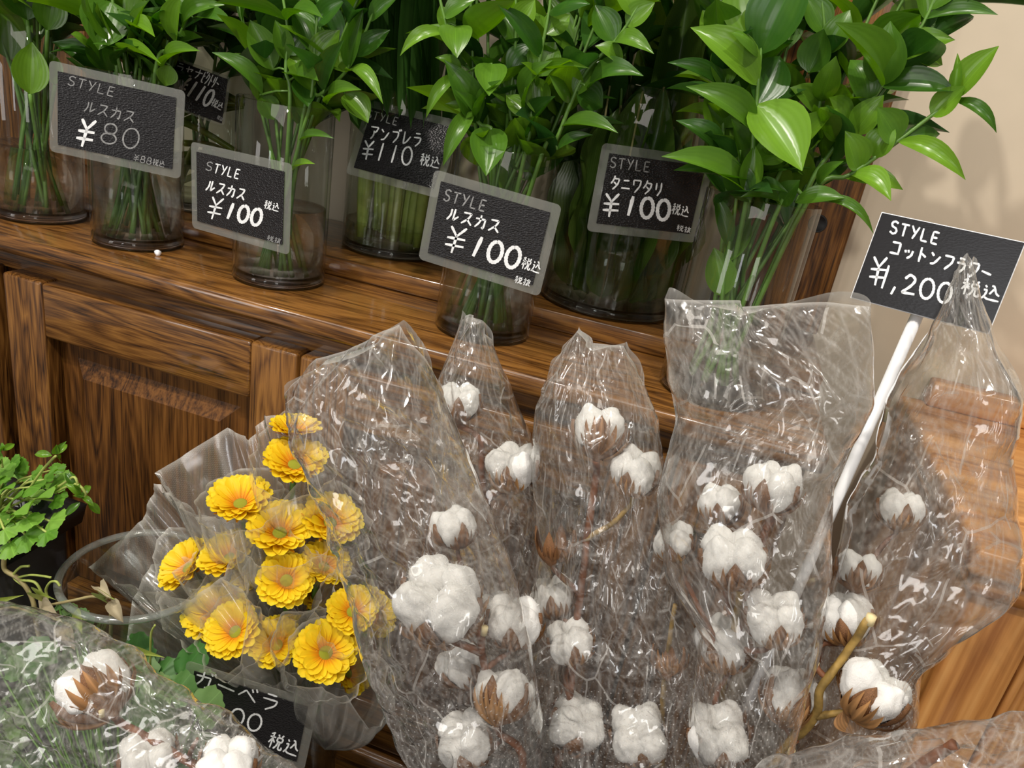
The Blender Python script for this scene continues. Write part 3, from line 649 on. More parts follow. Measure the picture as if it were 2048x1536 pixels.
# ================================================================== handwriting
def ell(cx=.5, cy=.5, rx=.42, ry=.5, n=14, a0=-100): return [(cx + rx * math.cos(math.radians(a0 - 360 * k / n)), cy + ry * math.sin(math.radians(a0 - 360 * k / n))) for k in range(n + 1)]
DAK = [[(.78, -.02), (.86, .12)], [(.94, -.06), (1.02, .08)]]
G = {
 'S': [[(.85, .12), (.5, .02), (.2, .15), (.25, .4), (.7, .55), (.8, .8), (.5, .97), (.1, .85)]], 'T': [[(.05, .08), (.95, .05)], [(.5, .05), (.45, 1)]],
 'Y': [[(.1, 0), (.5, .5)], [(.9, 0), (.35, 1)]], 'L': [[(.2, 0), (.15, .95)], [(.15, .95), (.85, .95)]], 'E': [[(.85, .05), (.2, .05)], [(.2, .05), (.15, .95)], [(.15, .95), (.85, .95)], [(.18, .5), (.75, .48)]],
 'ル': [[(.3, .1), (.28, .55), (.05, .95)], [(.58, .05), (.55, .9)], [(.55, .9), (.95, .55)]], 'ス': [[(.15, .12), (.8, .1)], [(.8, .1), (.6, .5), (.1, .95)], [(.5, .55), (.95, .95)]],
 'カ': [[(.05, .3), (.85, .27)], [(.85, .27), (.8, .9), (.65, .85)], [(.45, 0), (.42, .5), (.1, .95)]], 'ア': [[(.1, .1), (.9, .08)], [(.9, .08), (.75, .35), (.55, .5)], [(.5, .35), (.45, .7), (.2, .98)]],
 'ン': [[(.1, .15), (.35, .35)], [(.15, .9), (.5, .8), (.9, .3)]], 'ブ': [[(.1, .2), (.75, .18)], [(.75, .18), (.7, .55), (.3, .98)]] + DAK, 'レ': [[(.25, .05), (.22, .92)], [(.22, .92), (.55, .75), (.9, .35)]],
 'ラ': [[(.25, .05), (.75, .05)], [(.1, .35), (.85, .33)], [(.85, .33), (.75, .65), (.35, .98)]], 'タ': [[(.4, 0), (.3, .3), (.05, .6)], [(.35, .2), (.9, .2)], [(.9, .2), (.75, .6), (.3, 1)], [(.35, .45), (.7, .65)]],
 'ニ': [[(.2, .25), (.8, .22)], [(.05, .8), (.95, .78)]], 'ワ': [[(.15, .5), (.12, .12)], [(.12, .12), (.88, .1)], [(.88, .1), (.8, .5), (.35, 1)]], 'リ': [[(.25, .08), (.25, .6)], [(.75, .02), (.75, .55), (.45, 1)]],
 'コ': [[(.15, .15), (.85, .12)], [(.85, .12), (.82, .85)], [(.1, .88), (.9, .85)]], 'ッ': [[(.2, .45), (.27, .62)], [(.45, .4), (.52, .58)], [(.85, .4), (.75, .75), (.45, .98)]], 'ト': [[(.35, 0), (.35, 1)], [(.38, .38), (.85, .6)]],
 'フ': [[(.1, .12), (.9, .1)], [(.9, .1), (.8, .5), (.3, .98)]], 'ー': [[(.05, .45), (.95, .55)]], 'ベ': [[(.02, .65), (.35, .25)], [(.35, .25), (.95, .8)], [(.62, .1), (.72, .28)], [(.82, .02), (.92, .2)]],
 'セ': [[(.05, .35), (.9, .25)], [(.9, .25), (.7, .5)], [(.35, .05), (.35, .85), (.55, .95), (.9, .92)]], 'ナ': [[(.05, .35), (.95, .33)], [(.55, 0), (.5, .55), (.2, 1)]], 'ビ': [[(.2, .05), (.2, .85), (.45, .95), (.8, .92)], [(.2, .5), (.7, .35)]] + DAK,
 'ク': [[(.4, 0), (.3, .25), (.05, .55)], [(.35, .2), (.9, .2)], [(.9, .2), (.75, .6), (.3, 1)]], 'ド': [[(.3, 0), (.3, 1)], [(.33, .38), (.8, .6)]] + DAK, 'ガ': [[(.05, .3), (.8, .27)], [(.8, .27), (.75, .9), (.6, .85)], [(.4, 0), (.38, .5), (.1, .95)]] + DAK,
 '¥': [[(.12, 0), (.5, .36)], [(.92, -.04), (.5, .36)], [(.5, .36), (.44, 1.05)], [(.04, .47), (.98, .43)], [(.02, .76), (.98, .72)]], '0': [ell()], '1': [[(.6, 0), (.4, 1)]], '2': [[(.15, .25), (.45, .02), (.8, .2), (.6, .55), (.1, .95)], [(.1, .95), (.95, .92)]],
 '8': [ell(.5, .26, .32, .26) , ell(.5, .75, .4, .26)], ',': [[(.6, .8), (.35, 1.15)]],
 '税': [[(.3, 0), (.05, .12)], [(.02, .3), (.42, .27)], [(.23, .08), (.22, 1)], [(.2, .4), (.02, .7)], [(.25, .42), (.42, .6)], [(.55, .02), (.62, .15)], [(.9, 0), (.8, .15)], [(.55, .22), (.92, .22)], [(.92, .22), (.9, .48)], [(.9, .48), (.55, .48)], [(.55, .48), (.55, .22)], [(.65, .5), (.6, .75), (.45, .98)], [(.78, .5), (.78, .9), (.98, .92), (.98, .75)]],
 '込': [[(.45, .05), (.6, .1), (.75, .45), (.95, .6)], [(.62, .2), (.4, .6)], [(.1, .1), (.2, .22)], [(.05, .4), (.22, .4), (.15, .75), (.02, .95)], [(.12, .8), (.35, .92), (.98, .92)]],
 '抜': [[(.02, .25), (.4, .22)], [(.22, 0), (.22, .95), (.12, .88)], [(.02, .65), (.4, .5)], [(.45, .25), (.98, .22)], [(.68, 0), (.62, .5), (.4, .98)], [(.62, .45), (.88, .45), (.7, .8), (.48, .98)], [(.6, .55), (.95, .98)]]}
def write(lines, P0, n, off):
    """each line: text, px of its top left, px of its top right, height px, pen width px"""
    V, F = [], []; Q0 = P0 + n * off
    for text, a, b, hpx, pen in lines:
        a = Vector((*a, 0)); b = Vector((*b, 0)); d = (b - a) / len(text); dn = Vector((-d.y, d.x, 0)).normalized() * hpx
        for i, ch in enumerate(text):
            o = a + d * i + d * .06; dx = d * .86
            wd = pen
            for st in G[ch]:
                pts = [o + dx * x + dn * y for x, y in st]
                pts = catmull(pts, max(6, 5 * (len(pts) - 1))) if len(pts) > 2 else [pts[0].lerp(pts[1], k / 4) for k in range(5)]
                m = len(pts); s0 = len(V)
                for k, q in enumerate(pts):
                    tg = (pts[min(k + 1, m - 1)] - pts[max(k - 1, 0)]); tg = tg.normalized() if tg.length > 1e-6 else Vector((1, 0, 0))
                    nn = Vector((-tg.y, tg.x, 0)) * wd * (.5 if 0 < k < m - 1 else .36) * (1 + .12 * math.sin(k * 1.7 + i))
                    for sgn in (-1, 1):
                        qq = q + nn * sgn; V.append(onplane(qq.x, qq.y, Q0, n))
                for k in range(m - 1): F.append((s0 + 2 * k, s0 + 2 * k + 1, s0 + 2 * k + 3, s0 + 2 * k + 2))
    return V, F
def roundrect(P, u, v, w_, h_, r, n, th, seg=5):
    pts = []
    for cx, cy, a0 in ((w_ / 2 - r, h_ / 2 - r, 0), (-w_ / 2 + r, h_ / 2 - r, 90), (-w_ / 2 + r, -h_ / 2 + r, 180), (w_ / 2 - r, -h_ / 2 + r, 270)):
        for k in range(seg + 1):
            a = math.radians(a0 + 90 * k / seg); pts.append((cx + r * math.cos(a), cy + r * math.sin(a)))
    m = len(pts); V = [P + u * x + v * y + n * th / 2 for x, y in pts] + [P + u * x + v * y - n * th / 2 for x, y in pts]
    F = [tuple(range(m)), tuple(range(2 * m - 1, m - 1, -1))] + [(i, i + m, (i + 1) % m + m, (i + 1) % m) for i in range(m)]
    return V, F
def card(label, quad, y, yaw, pit, bright, faint=(), size=None, laminate=True, margin=.0085, name='price_card', base_z=None):
    c2 = (sum(p[0] for p in quad) / 4, sum(p[1] for p in quad) / 4)
    P = ony(*c2, y); a, b = math.radians(yaw), math.radians(pit)
    n = Vector((math.sin(a) * math.cos(b), -math.cos(a) * math.cos(b), math.sin(b)))
    Q = [onplane(*q, P, n) for q in quad]; Pm = (Q[0] + Q[1] + Q[2] + Q[3]) / 4
    u = ((Q[1] - Q[0]) + (Q[2] - Q[3])).normalized(); v = n.cross(u); v = v if v.z > 0 else -v
    W = ((Q[1] - Q[0]).length + (Q[2] - Q[3]).length) / 2; H = ((Q[3] - Q[0]).length + (Q[2] - Q[1]).length) / 2
    bot = Pm - v * (H / 2)
    t = thing(name, bot, label, 'price card')
    if laminate:
        part('clear_sleeve', *roundrect(Pm, u, v, W, H, .005, n, .0006), M_lam, t, False)
        part('black_insert', *roundrect(Pm + n * .0008, u, v, W - 2 * margin, H - 2 * margin, .0006, n, .0006), M_card, t, False)
        off = .0013
    else:
        part('white_backing', *roundrect(Pm - n * .001, u, v, W, H, .0005, n, .0018), M_white, t, False)
        part('black_face', *roundrect(Pm + n * .0004, u, v, W - .0012, H - .0012, .0005, n, .0004), M_sign, t, False)
        off = .0008
    if bright: part('lettering', *write(bright, Pm, n, off), M_chalk, t, False)
    if faint: part('faded_lettering', *write(faint, Pm, n, off), M_chalk_dim, t, False)
    return t, Pm, u, v, n, W, H
card('faded black 80 yen price card on clear vase of ruscus', [(98, 120), (372, 182), (360, 358), (100, 302)], .653, 20, 0,
     [('¥', (158, 236), (198, 245), 52, 6)], [('STYLE', (137, 150), (235, 176), 20, 2.2), ('ルスカス', (170, 200), (275, 224), 24, 2.6), ('80', (203, 243), (288, 262), 40, 3.2), ('¥88税込', (268, 308), (332, 323), 13, 1.6)])
card('shiny black 100 yen price card catching the light on slim vase', [(382, 283), (585, 328), (578, 510), (385, 455)], .648, -10, 0,
     [('TYLE', (430, 326), (484, 340), 20, 2.6), ('ルスカス', (415, 358), (496, 379), 24, 3.2), ('¥', (420, 392), (452, 400), 42, 3.8), ('100', (452, 403), (530, 421), 33, 6.5), ('税込', (530, 400), (562, 408), 17, 2)], [('S', (412, 322), (430, 326), 18, 2.2), ('税抜', (535, 470), (564, 477), 11, 1.5)])
card('black 110 yen price card for umbrella grass on step shelf vase', [(735, 198), (928, 245), (873, 395), (693, 348)], .792, -5, 20,
     [('アンブレラ', (740, 250), (848, 268), 28, 3), ('¥110', (726, 280), (830, 296), 36, 3.6), ('税込', (842, 306), (884, 315), 24, 2.4)], [('STYLE', (735, 218), (800, 236), 17, 2)])
card('black 100 yen price card on ruscus vase above the cotton bags', [(870, 338), (1125, 412), (1078, 592), (836, 518)], .650, 0, 0,
     [('ルスカス', (897, 413), (1006, 442), 27, 3.8), ('¥', (896, 450), (940, 461), 50, 5), ('100', (944, 468), (1050, 500), 42, 7.5), ('税込', (1047, 513), (1087, 526), 24, 2.6), ('税抜', (1031, 551), (1064, 560), 14, 1.8)], [('STYLE', (890, 377), (978, 402), 24, 3)])
card('black 100 yen price card leaning on the big greenish fern vase', [(1208, 285), (1432, 318), (1388, 485), (1170, 462)], .760, 30, 0,
     [('タニワタリ', (1222, 350), (1330, 366), 28, 3.2), ('¥', (1206, 386), (1244, 390), 44, 5), ('100', (1248, 390), (1346, 402), 40, 7), ('税込', (1346, 406), (1382, 414), 22, 2.4), ('税抜', (1354, 449), (1384, 455), 12, 1.6)], [('STYLE', (1220, 313), (1304, 324), 22, 2.6)])
card('black 110 yen price card turned sideways on the rear dracaena vase', [(290, 95), (458, 150), (452, 258), (285, 190)], .785, 15, -10,
     [('ドラセナ', (335, 118), (410, 142), 20, 2.2), ('ビクトリー', (410, 142), (444, 158), 24, 2.2), ('¥110', (368, 150), (434, 185), 34, 5), ('税込', (428, 196), (450, 208), 16, 1.8)], [('税抜', (436, 230), (448, 236), 8, 1.2)], margin=.003)
t, Pm, u, v, n, W, H = card('black 100 yen gerbera price card in clear sleeve on the gerbera vase', [(375, 1325), (633, 1399), (613, 1545), (355, 1455)], .452, 10, 0,
     [('ガーベラ', (392, 1338), (568, 1396), 34, 3.6), ('¥100', (392, 1392), (532, 1434), 34, 4), ('税込', (542, 1462), (606, 1486), 32, 3.4)])
t, Pm, u, v, n, W, H = card('black 1,200 yen cotton price sign with white edges on a white stick', [(1770, 427), (2060, 485), (1970, 668), (1694, 592)], .575, -15, 12,
     [('STYLE', (1782, 440), (1884, 466), 26, 4.2), ('コットン', (1782, 478), (1888, 506), 30, 4.6), ('フラワー', (1888, 506), (1990, 534), 32, 4.6), ('¥', (1742, 512), (1780, 518), 54, 5), ('1,', (1766, 528), (1808, 538), 48, 5), ('200', (1806, 546), (1912, 570), 40, 5.5), ('税込', (1925, 555), (2008, 576), 32, 4.2)], laminate=False, name='price_sign')
P0 = ony(1840, 618, .578); P1 = ony(1590, 1190, .535); P1b = P1 + (P1 - P0).normalized() * .27
part('stick', *tube([P0, P0.lerp(P1b, .5), P1b], .0042, 12), M_white, t)

# ================================================================== gerberas
def petal_mesh():
    V, F, UVs = [], [], []; nt, nw = 7, 4
    for i in range(nt + 1):
        tt = i / nt; hw = .5 * min(1, .35 + 1.1 * tt) * (1 if tt < .8 else math.sqrt(max(0.02, 1 - ((tt - .8) / .2) ** 2 * .8)))
        for j in range(nw + 1):
            s = -1 + 2 * j / nw
            V.append((s * hw, tt - (.03 if tt == 1 and j == 2 else 0), .10 * hw * s * s * 2 - .06 * tt * tt)); UVs.append((.5 + .5 * s, tt))
    for i in range(nt):
        for j in range(nw): k = i * 5 + j; F.append((k, k + 1, k + 6, k + 5))
    return mesh('petal_mesh', V, F, M_petal, True, UVs)
PET = petal_mesh()
def cone_ring(n, r0, ln, wd, elev, jit, seed, zz=0):
    """joined small florets of one ring"""
    rr = random.Random(seed); V, F = [], []
    for k in range(n):
        a = 2 * PI * k / n + rr.uniform(-.1, .1); e = elev + rr.uniform(-jit, jit); l = ln * rr.uniform(.7, 1.15)
        rd = Vector((math.cos(a), math.sin(a), 0)); tg = Vector((-math.sin(a), math.cos(a), 0)); z = Vector((0, 0, 1))
        b = rd * r0 + z * zz; d = rd * math.cos(e) + z * math.sin(e); o = len(V)
        V += [b - tg * wd * .3, b + tg * wd * .3, b + d * l * .55 + tg * wd * .5, b + d * l + tg * wd * .12, b + d * l - tg * wd * .12, b + d * l * .55 - tg * wd * .5]
        F += [(o, o + 1, o + 2, o + 5), (o + 5, o + 2, o + 3, o + 4)]
    return V, F
V1_, F1_ = merge(cone_ring(30, .30, .34, .085, .55, .2, 1), cone_ring(34, .24, .26, .06, .85, .2, 2), cone_ring(30, .20, .16, .04, 1.1, .2, 3))
ME_FLO = mesh('florets', V1_, F1_, M_floret, False)
V1_, F1_ = lathe([(.0001, .10), (.06, .085), (.12, .07), (.17, .03), (.2, -.06)], 20); ME_DISC = mesh('disc', V1_, F1_, M_disc)
V1_, F1_ = [], []
for k in range(26):
    a = 2 * PI * k / 26; b = Vector((.205 * math.cos(a), .205 * math.sin(a), .07 + .02 * (k % 2)))
    q = lathe([(.0005, -.012), (.011, 0), (.0005, .012)], 5, b); V1_, F1_ = merge((V1_, F1_), q)
ME_POL = mesh('pollen_dots', V1_, F1_, M_pollen)
V1_, F1_ = lathe([(.03, -.3), (.1, -.22), (.22, -.1), (.26, .0)], 16); ME_CAL = mesh('calyx', V1_, F1_, M_stem)
GV = Vector((-.318, .530, -.72)); GVR, GVH = .058, .345
vase('gerbera_vase', 'clear glass cylinder on the floor holding the yellow gerbera bunch', GV, GVR, GVH, .12)
GER = [  # px, py, diameter px, tilt from view, direction in picture (0 = up), y
    (590, 925, 122, 48, 8, .565), (480, 1003, 120, 46, -8, .535), (560, 1062, 128, 44, 5, .530), (573, 1160, 112, 12, 0, .505), (468, 1262, 112, 28, -60, .480), (432, 1226, 122, 38, -40, .498),
    (652, 1304, 124, 14, 10, .480), (553, 1288, 104, 25, -20, .488), (372, 1132, 112, 50, -55, .520), (455, 1112, 112, 50, -35, .522), (705, 1222, 100, 25, 10, .508), (662, 1042, 120, 45, 25, .560), (742, 1228, 105, 55, 60, .530), (635, 1185, 100, 50, 40, .545), (700, 1345, 90, 60, 70, .505), (590, 860, 100, 70, 5, .585), (520, 1150, 105, 55, -20, .530), (650, 1130, 105, 50, 35, .535)]
ger_info = []
for i, (px, py, dp, tilt, rot, y) in enumerate(GER):
    P = ony(px, py, y); R_ = dp * .56 * topx(P)[2] / FPX
    vw = tocam(P); upi = (UP * math.cos(math.radians(rot)) + RT * math.sin(math.radians(rot))); ax = (vw * math.cos(math.radians(tilt)) + upi * math.sin(math.radians(tilt))).normalized()
    x = ax.orthogonal().normalized(); yv = ax.cross(x)
    Cc = P - ax * R_ * .12
    foot = GV + Vector((rnd(-.03, .03), rnd(-.03, .03), .016)); mouth = GV + Vector(((P.x - GV.x) * .25, (P.y - GV.y) * .25, GVH))
    mouth.x = max(GV.x - .045, min(GV.x + .045, mouth.x)); mouth.y = max(GV.y - .04, min(GV.y + .04, mouth.y))
    t = thing('gerbera', foot, 'yellow gerbera with green eye in a clear sleeve in the gerbera bunch', 'flower', 'yellow gerberas in the bunch')
    stem_end = Cc - ax * R_ * .28
    path = catmull([foot, mouth, mouth.lerp(stem_end, .6) + Vector((0, 0, .01)), stem_end], 18)
    part('stem', *tube(path, .0026, 7), M_stem, t)
    MW = Matrix(((x.x, yv.x, ax.x, Cc.x - foot.x), (x.y, yv.y, ax.y, Cc.y - foot.y), (x.z, yv.z, ax.z, Cc.z - foot.z), (0, 0, 0, 1)))
    S = Matrix.Scale(R_, 4)
    for nm, me in (('floret_ring', ME_FLO), ('disc', ME_DISC), ('pollen_ring', ME_POL), ('calyx', ME_CAL)): link(nm, me, t, MW @ S @ Matrix.Diagonal({'floret_ring': (1.5, 1.5, 1.1, 1), 'calyx': (1, 1, 1, 1)}.get(nm, (1.3, 1.3, 1, 1))))
    for ring, (np_, e, ln, r_in, wd) in enumerate(((19, 30, .82, .20, .42), (18, 38, .74, .18, .40))):
        for k in range(np_):
            a = 2 * PI * (k + .5 * ring) / np_ + rnd(-.05, .05); el = math.radians(e + rnd(-6, 6))
            Mp = Matrix.Rotation(a, 4, 'Z') @ Matrix.Translation((0, r_in, -.03 + .04 * ring)) @ Matrix.Rotation(el, 4, 'X') @ Matrix.Diagonal((wd * rnd(.9, 1.1), ln * rnd(.94, 1.05), .9, 1))
            link('petal', PET, t, MW @ S @ Mp)
    ger_info.append((Cc, ax, R_, path, x, yv))

def tri_(x): return np.abs((x % 1.0) * 2 - 1)
def set_crease(me, cr):
    at = me.attributes.new('crease', 'FLOAT', 'POINT'); at.data.foreach_set('value', np.asarray(cr, dtype=np.float32))
def sleeve(label, group, apex, ring, pleats, seed, amp=.0024, base=None, nv=26, flare=.0):
    """thin plastic sheet rolled to a cone: apex on the stem, open ring of points above the flower"""
    rg = np.random.default_rng(seed); nu = 12 * len(ring)
    ring = [Vector(p) for p in ring]; m = len(ring)
    pts = []
    for k in range(nu):
        s = k / nu * m; i = int(s) % m; f = s - int(s); pts.append(ring[i].lerp(ring[(i + 1) % m], f))
    A = np.array([tuple(p) for p in pts]); ap = np.array(tuple(apex)); ctr = A.mean(0)
    V = np.zeros((nv + 1, nu, 3)); cr = np.zeros((nv + 1, nu)); UVv = np.zeros((nv + 1, nu, 2))
    th = np.arange(nu) / nu
    ph = rg.random(6)
    wv = tri_(th * pleats + ph[0] + .06 * np.sin(th * 17)); wv2 = tri_(th * (pleats * 2 + 3) + ph[1])
    axis = ctr - ap; ln = np.linalg.norm(axis); axn = axis / ln
    for i in range(nv + 1):
        t_ = i / nv; f = t_ ** .85
        P = ap + (A - ap) * (f + 0.0)
        rad = P - ap; rad = rad - (rad @ axn)[:, None] * axn; rl = np.linalg.norm(rad, axis=1)[:, None] + 1e-9; rn = rad / rl
        P = P + rn * ((wv - .5) * amp * (t_ + .15) * 2 + (wv2 - .5) * amp * .6 * t_)[:, None] + rn * (.012 * math.sin(PI * min(1, t_ * 1.05)))
        V[i] = P; cr[i] = np.clip(1 - np.minimum(wv, 1 - wv) * 14, 0, 1) * .55
        UVv[i, :, 0] = th * .3; UVv[i, :, 1] = t_ * .16
    cr[-1] = 1.0; cr[-2] = np.maximum(cr[-2], .15)
    F = []
    for i in range(nv):
        for k in range(nu):
            k2 = (k + 1) % nu; F.append((i * nu + k, i * nu + k2, (i + 1) * nu + k2, (i + 1) * nu + k))
    o = solo('flower_sleeve', [Vector(p) for p in V.reshape(-1, 3)], F, M_sleeve, apex, True, UVv.reshape(-1, 2))
    set_crease(o.data, cr.ravel()); return props(o, label, 'plastic sleeve', group)
for i, (Cc, ax, R_, path, x, yv) in enumerate(ger_info):
    if i in (12, 14, 15, 16, 17): continue
    k = path[13]; apex = Cc - ax * R_ * .4 + (k - Cc).normalized() * .075
    ring = []
    tip = rnd(0, 6.28)
    for j in range(20):
        a = 2 * PI * j / 20; ext = 1.22 + .42 * max(0, math.cos(a - tip)) ** 6 + .30 * max(0, math.cos(a - tip - 2.6)) ** 6
        up_ = .15 + .5 * max(0, math.cos(a - tip)) ** 6
        ring.append(Cc + (x * math.cos(a) + yv * math.sin(a)) * R_ * ext + ax * R_ * up_)
    sleeve('clear pointed plastic sleeve around one gerbera head of the bunch', 'gerbera sleeves', apex, ring, 9, 100 + i)
# the outer sheets with fan-like points on the left of the bunch
def outer(label, apexpx, ay, pts, seed, pleats=16, amp=.004):
    apex = ony(*apexpx, ay); sleeve(label, None, apex, [ony(a, b, y) for a, b, y in pts], pleats, seed, amp)
outer('wide pleated clear sheet fanning out behind the top gerberas', (590, 1340), .52, [(312, 945, .58), (455, 855, .60), (500, 880, .60), (530, 830, .60), (575, 835, .60), (640, 900, .585), (560, 1010, .54), (470, 1040, .52), (380, 1030, .52), (340, 985, .55)], 51, 18, .003)
outer('wide pleated clear sheet fanning out sideways toward the empty glass vase', (580, 1400), .50, [(175, 1137, .53), (285, 1040, .55), (312, 965, .565), (350, 1000, .555), (470, 1060, .53), (450, 1150, .49), (380, 1200, .475), (245, 1170, .50)], 52, 16, .003)
outer('low pleated clear sheet with a sharp corner beside the drooping seedling', (570, 1430), .485, [(250, 1300, .49), (265, 1200, .51), (300, 1130, .53), (400, 1110, .52), (500, 1200, .48), (480, 1330, .45), (400, 1390, .45), (330, 1330, .46), (290, 1290, .475)], 53, 14, .003)
outer('clear sheet folded under the lower gerberas beside the cotton bag', (650, 1500), .49, [(560, 1330, .47), (600, 1240, .49), (720, 1230, .51), (770, 1330, .49), (790, 1420, .465), (740, 1460, .46), (690, 1390, .45), (600, 1370, .45)], 54, 10, .003)

# ================================================================== cotton
def lock_mesh(seed):
    bm = bmesh.new(); bmesh.ops.create_icosphere(bm, subdivisions=4, radius=1)
    for v in bm.verts:
        p = v.co.copy(); d = .20 * noise.noise(p * 1.2 + Vector((seed * 7, 0, 0))) + .06 * noise.noise(p * 3.1 + Vector((0, seed * 5, 0))) + .022 * noise.noise(p * 7 + Vector((0, 0, seed * 3))) + .012 * noise.noise(p * 15)
        v.co = p * (1 + d)
    bm.verts.index_update(); V = [v.co.copy() for v in bm.verts]; F = [tuple(q.index for q in f.verts) for f in bm.faces]; bm.free()
    # fine stray fibres rooted on the surface
    return mesh('cotton_lock_mesh', V, F, M_cotton), V
LOCKS = []; FUZZ = []
for s in range(4):
    me, V0 = lock_mesh(s + 1); LOCKS.append(me)
    rr = random.Random(s); V, F = [], []
    for k in range(260):
        p = rr.choice(V0); nrm = p.normalized(); tg = nrm.cross(Vector((rr.uniform(-1, 1), rr.uniform(-1, 1), rr.uniform(-1, 1)))).normalized(); sd = nrm.cross(tg) * .006
        h = rr.uniform(.03, .12); l = rr.uniform(.15, .4); o = len(V)
        for j in range(4):
            f = j / 3; q = p * .99 + tg * l * f + nrm * h * math.sin(f * 2.4); w_ = sd * (1 - .8 * f); V += [q - w_, q + w_]
        F += [(o + 2 * j, o + 2 * j + 1, o + 2 * j + 3, o + 2 * j + 2) for j in range(3)]
    FUZZ.append(mesh('fibre_mesh', V, F, M_fuzz))
def bract_mesh(seed, teeth=7):
    rr = random.Random(seed); V, F, UVs = [], [], []; nc, nr = teeth * 6, 7
    tl = [rr.uniform(.75, 1.1) for _ in range(teeth + 1)]
    for c_ in range(nc + 1):
        a = -1 + 2 * c_ / nc; k = c_ / 6; saw = abs((k % 1.0) - .5) * 2
        h = (.58 + .42 * (1 - saw) ** .9 * tl[min(int(k), teeth)]) * (1 - .40 * a * a)
        for r_ in range(nr + 1):
            s = r_ / nr * h; lat = -1.45 + s * 1.75; rad = 1.0 + .05 * math.sin(a * 9 + seed) + .10 * s * s
            az = a * (.95 - .12 * s) * (.55 + .45 * min(1, s * 2.6)) 
            cl = math.cos(lat) if lat < 0.2 else math.cos(.2) + (lat - .2) * .12
            V.append((math.sin(az) * cl * rad, -math.cos(az) * cl * rad, math.sin(lat) * rad * .92 + .02 * math.sin(c_ * 2.1) * s)); UVs.append((.5 + a * .5, s))
    w_ = nr + 1
    for c_ in range(nc):
        for r_ in range(nr): k = c_ * w_ + r_; F.append((k, k + w_, k + w_ + 1, k + 1))
    return mesh('bract_mesh', V, F, M_bract, True, UVs)
BRACT = [bract_mesh(s) for s in (1, 2, 3)]
def carpel_mesh():
    V, F = [], []; n = 9
    for i in range(n + 1):
        t_ = i / n; lat = -1.4 + 1.75 * t_; rad = .93 + .10 * t_ ** 3; hw = .34 * math.sin(PI * min(1, .12 + .88 * t_)) ** .8 + .004
        for s in (-1, -.5, 0, .5, 1):
            az = s * hw; rr_ = rad * (1 - .12 * s * s); V.append((math.sin(az) * math.cos(lat) * rr_ + s * hw * .25, -math.cos(az) * math.cos(lat) * rr_, math.sin(lat) * rad * .95 + .06 * t_ ** 4))
    for i in range(n):
        for j in range(4): k = i * 5 + j; F.append((k, k + 1, k + 6, k + 5))
    return mesh('carpel_mesh', V, F, M_burr)
CARPEL = carpel_mesh()
V1_, F1_ = lathe([(.0001, -1.02), (.10, -1.02), (.13, -.95), (.30, -.88), (.50, -.74), (.60, -.58), (.45, -.60), (.0001, -.72)], 20); BURR = mesh('burr_mesh', V1_, F1_, M_burr)
def boll(branch, px, py, dp, y, rot=0, tilt=10, husk=False, bract=3, spin=None):
    """rot: direction of the boll axis in the picture (0 = up, clockwise), tilt: its lean toward the viewer"""
    P = ony(px, py, y); R_ = dp * .5 * topx(P)[2] / FPX / 1.0
    vw = tocam(P); upi = UP * math.cos(math.radians(rot)) + RT * math.sin(math.radians(rot)); ax = (upi * math.cos(math.radians(tilt)) + vw * math.sin(math.radians(tilt))).normalized()
    x = (vw - ax * vw.dot(ax)).normalized(); yv = ax.cross(x)           # -Y of the boll faces the viewer when spin is 0
    xx = -yv.cross(ax)
    X = ax.cross(-x).normalized(); Y = -x
    X = Y.cross(ax)
    M = Matrix(((X.x, Y.x, ax.x, P.x), (X.y, Y.y, ax.y, P.y), (X.z, Y.z, ax.z, P.z), (0, 0, 0, 1))) @ Matrix.Scale(R_, 4)
    M = M @ Matrix.Rotation(spin if spin is not None else rnd(-.5, .5), 4, 'Z')
    b = link('boll', BURR, branch, Matrix.Translation(-branch.location) @ M)
    for k in range(4):
        a = k * PI / 2 + .78 + rnd(-.15, .15)
        if not husk:
            Ml = Matrix.Rotation(a, 4, 'Z') @ Matrix.Translation((.50, 0, .12 + rnd(-.06, .06))) @ Matrix.Rotation(rnd(-.2, .35), 4, 'Y') @ Matrix.Rotation(rnd(-.4, .4), 4, 'Z') @ Matrix.Diagonal((.50 * rnd(.93, 1.08), .55 * rnd(.92, 1.08), .70 * rnd(.93, 1.08), 1))
            q = random.randrange(4)
            link('cotton_lock', LOCKS[q], b, Ml); link('stray_fibre', FUZZ[q], b, Ml)['kind'] = 'stuff'
        Mc = Matrix.Rotation(k * PI / 2 + rnd(-.1, .1), 4, 'Z') @ Matrix.Rotation(rnd(-.12, .05), 4, 'X')
        link('carpel', CARPEL, b, Mc @ (Matrix.Diagonal((.95, .95, 1.35, 1)) if husk else Matrix.Identity(4)))
    for k in range(bract):
        Mb = Matrix.Rotation(k * 2 * PI / 3 + rnd(-.2, .2), 4, 'Z') @ Matrix.Rotation(rnd(-.15, .1), 4, 'X') @ Matrix.Diagonal((1, 1, rnd(.85, 1.05), 1))
        link('bract', BRACT[k % 3], b, Mb)
    return P - ax * R_ * .98
BUCKET = Vector((-.015, .440, -.72))
def branch(label, foot, group=None): return thing('cotton_branch', foot, label, 'cotton branch', group)
def twig(br, pts, y, rad=.0032, mat=None, taper=.6, name='twig', last3d=None):
    P = [ony(p[0], p[1], p[2] if len(p) > 2 else y) if not isinstance(p, Vector) else p for p in pts]
    if last3d is not None: P.append(last3d)
    path = catmull(P, max(10, 6 * len(P)))
    jit = [p + Vector((noise.noise(p * 60), noise.noise(p * 60 + Vector((9, 0, 0))), 0)) * .0012 for p in path]
    part(name, *tube(jit, lambda s: rad * (1 - (1 - taper) * s) * (1 + .05 * math.sin(s * 40)), 8), mat or M_twig, br)
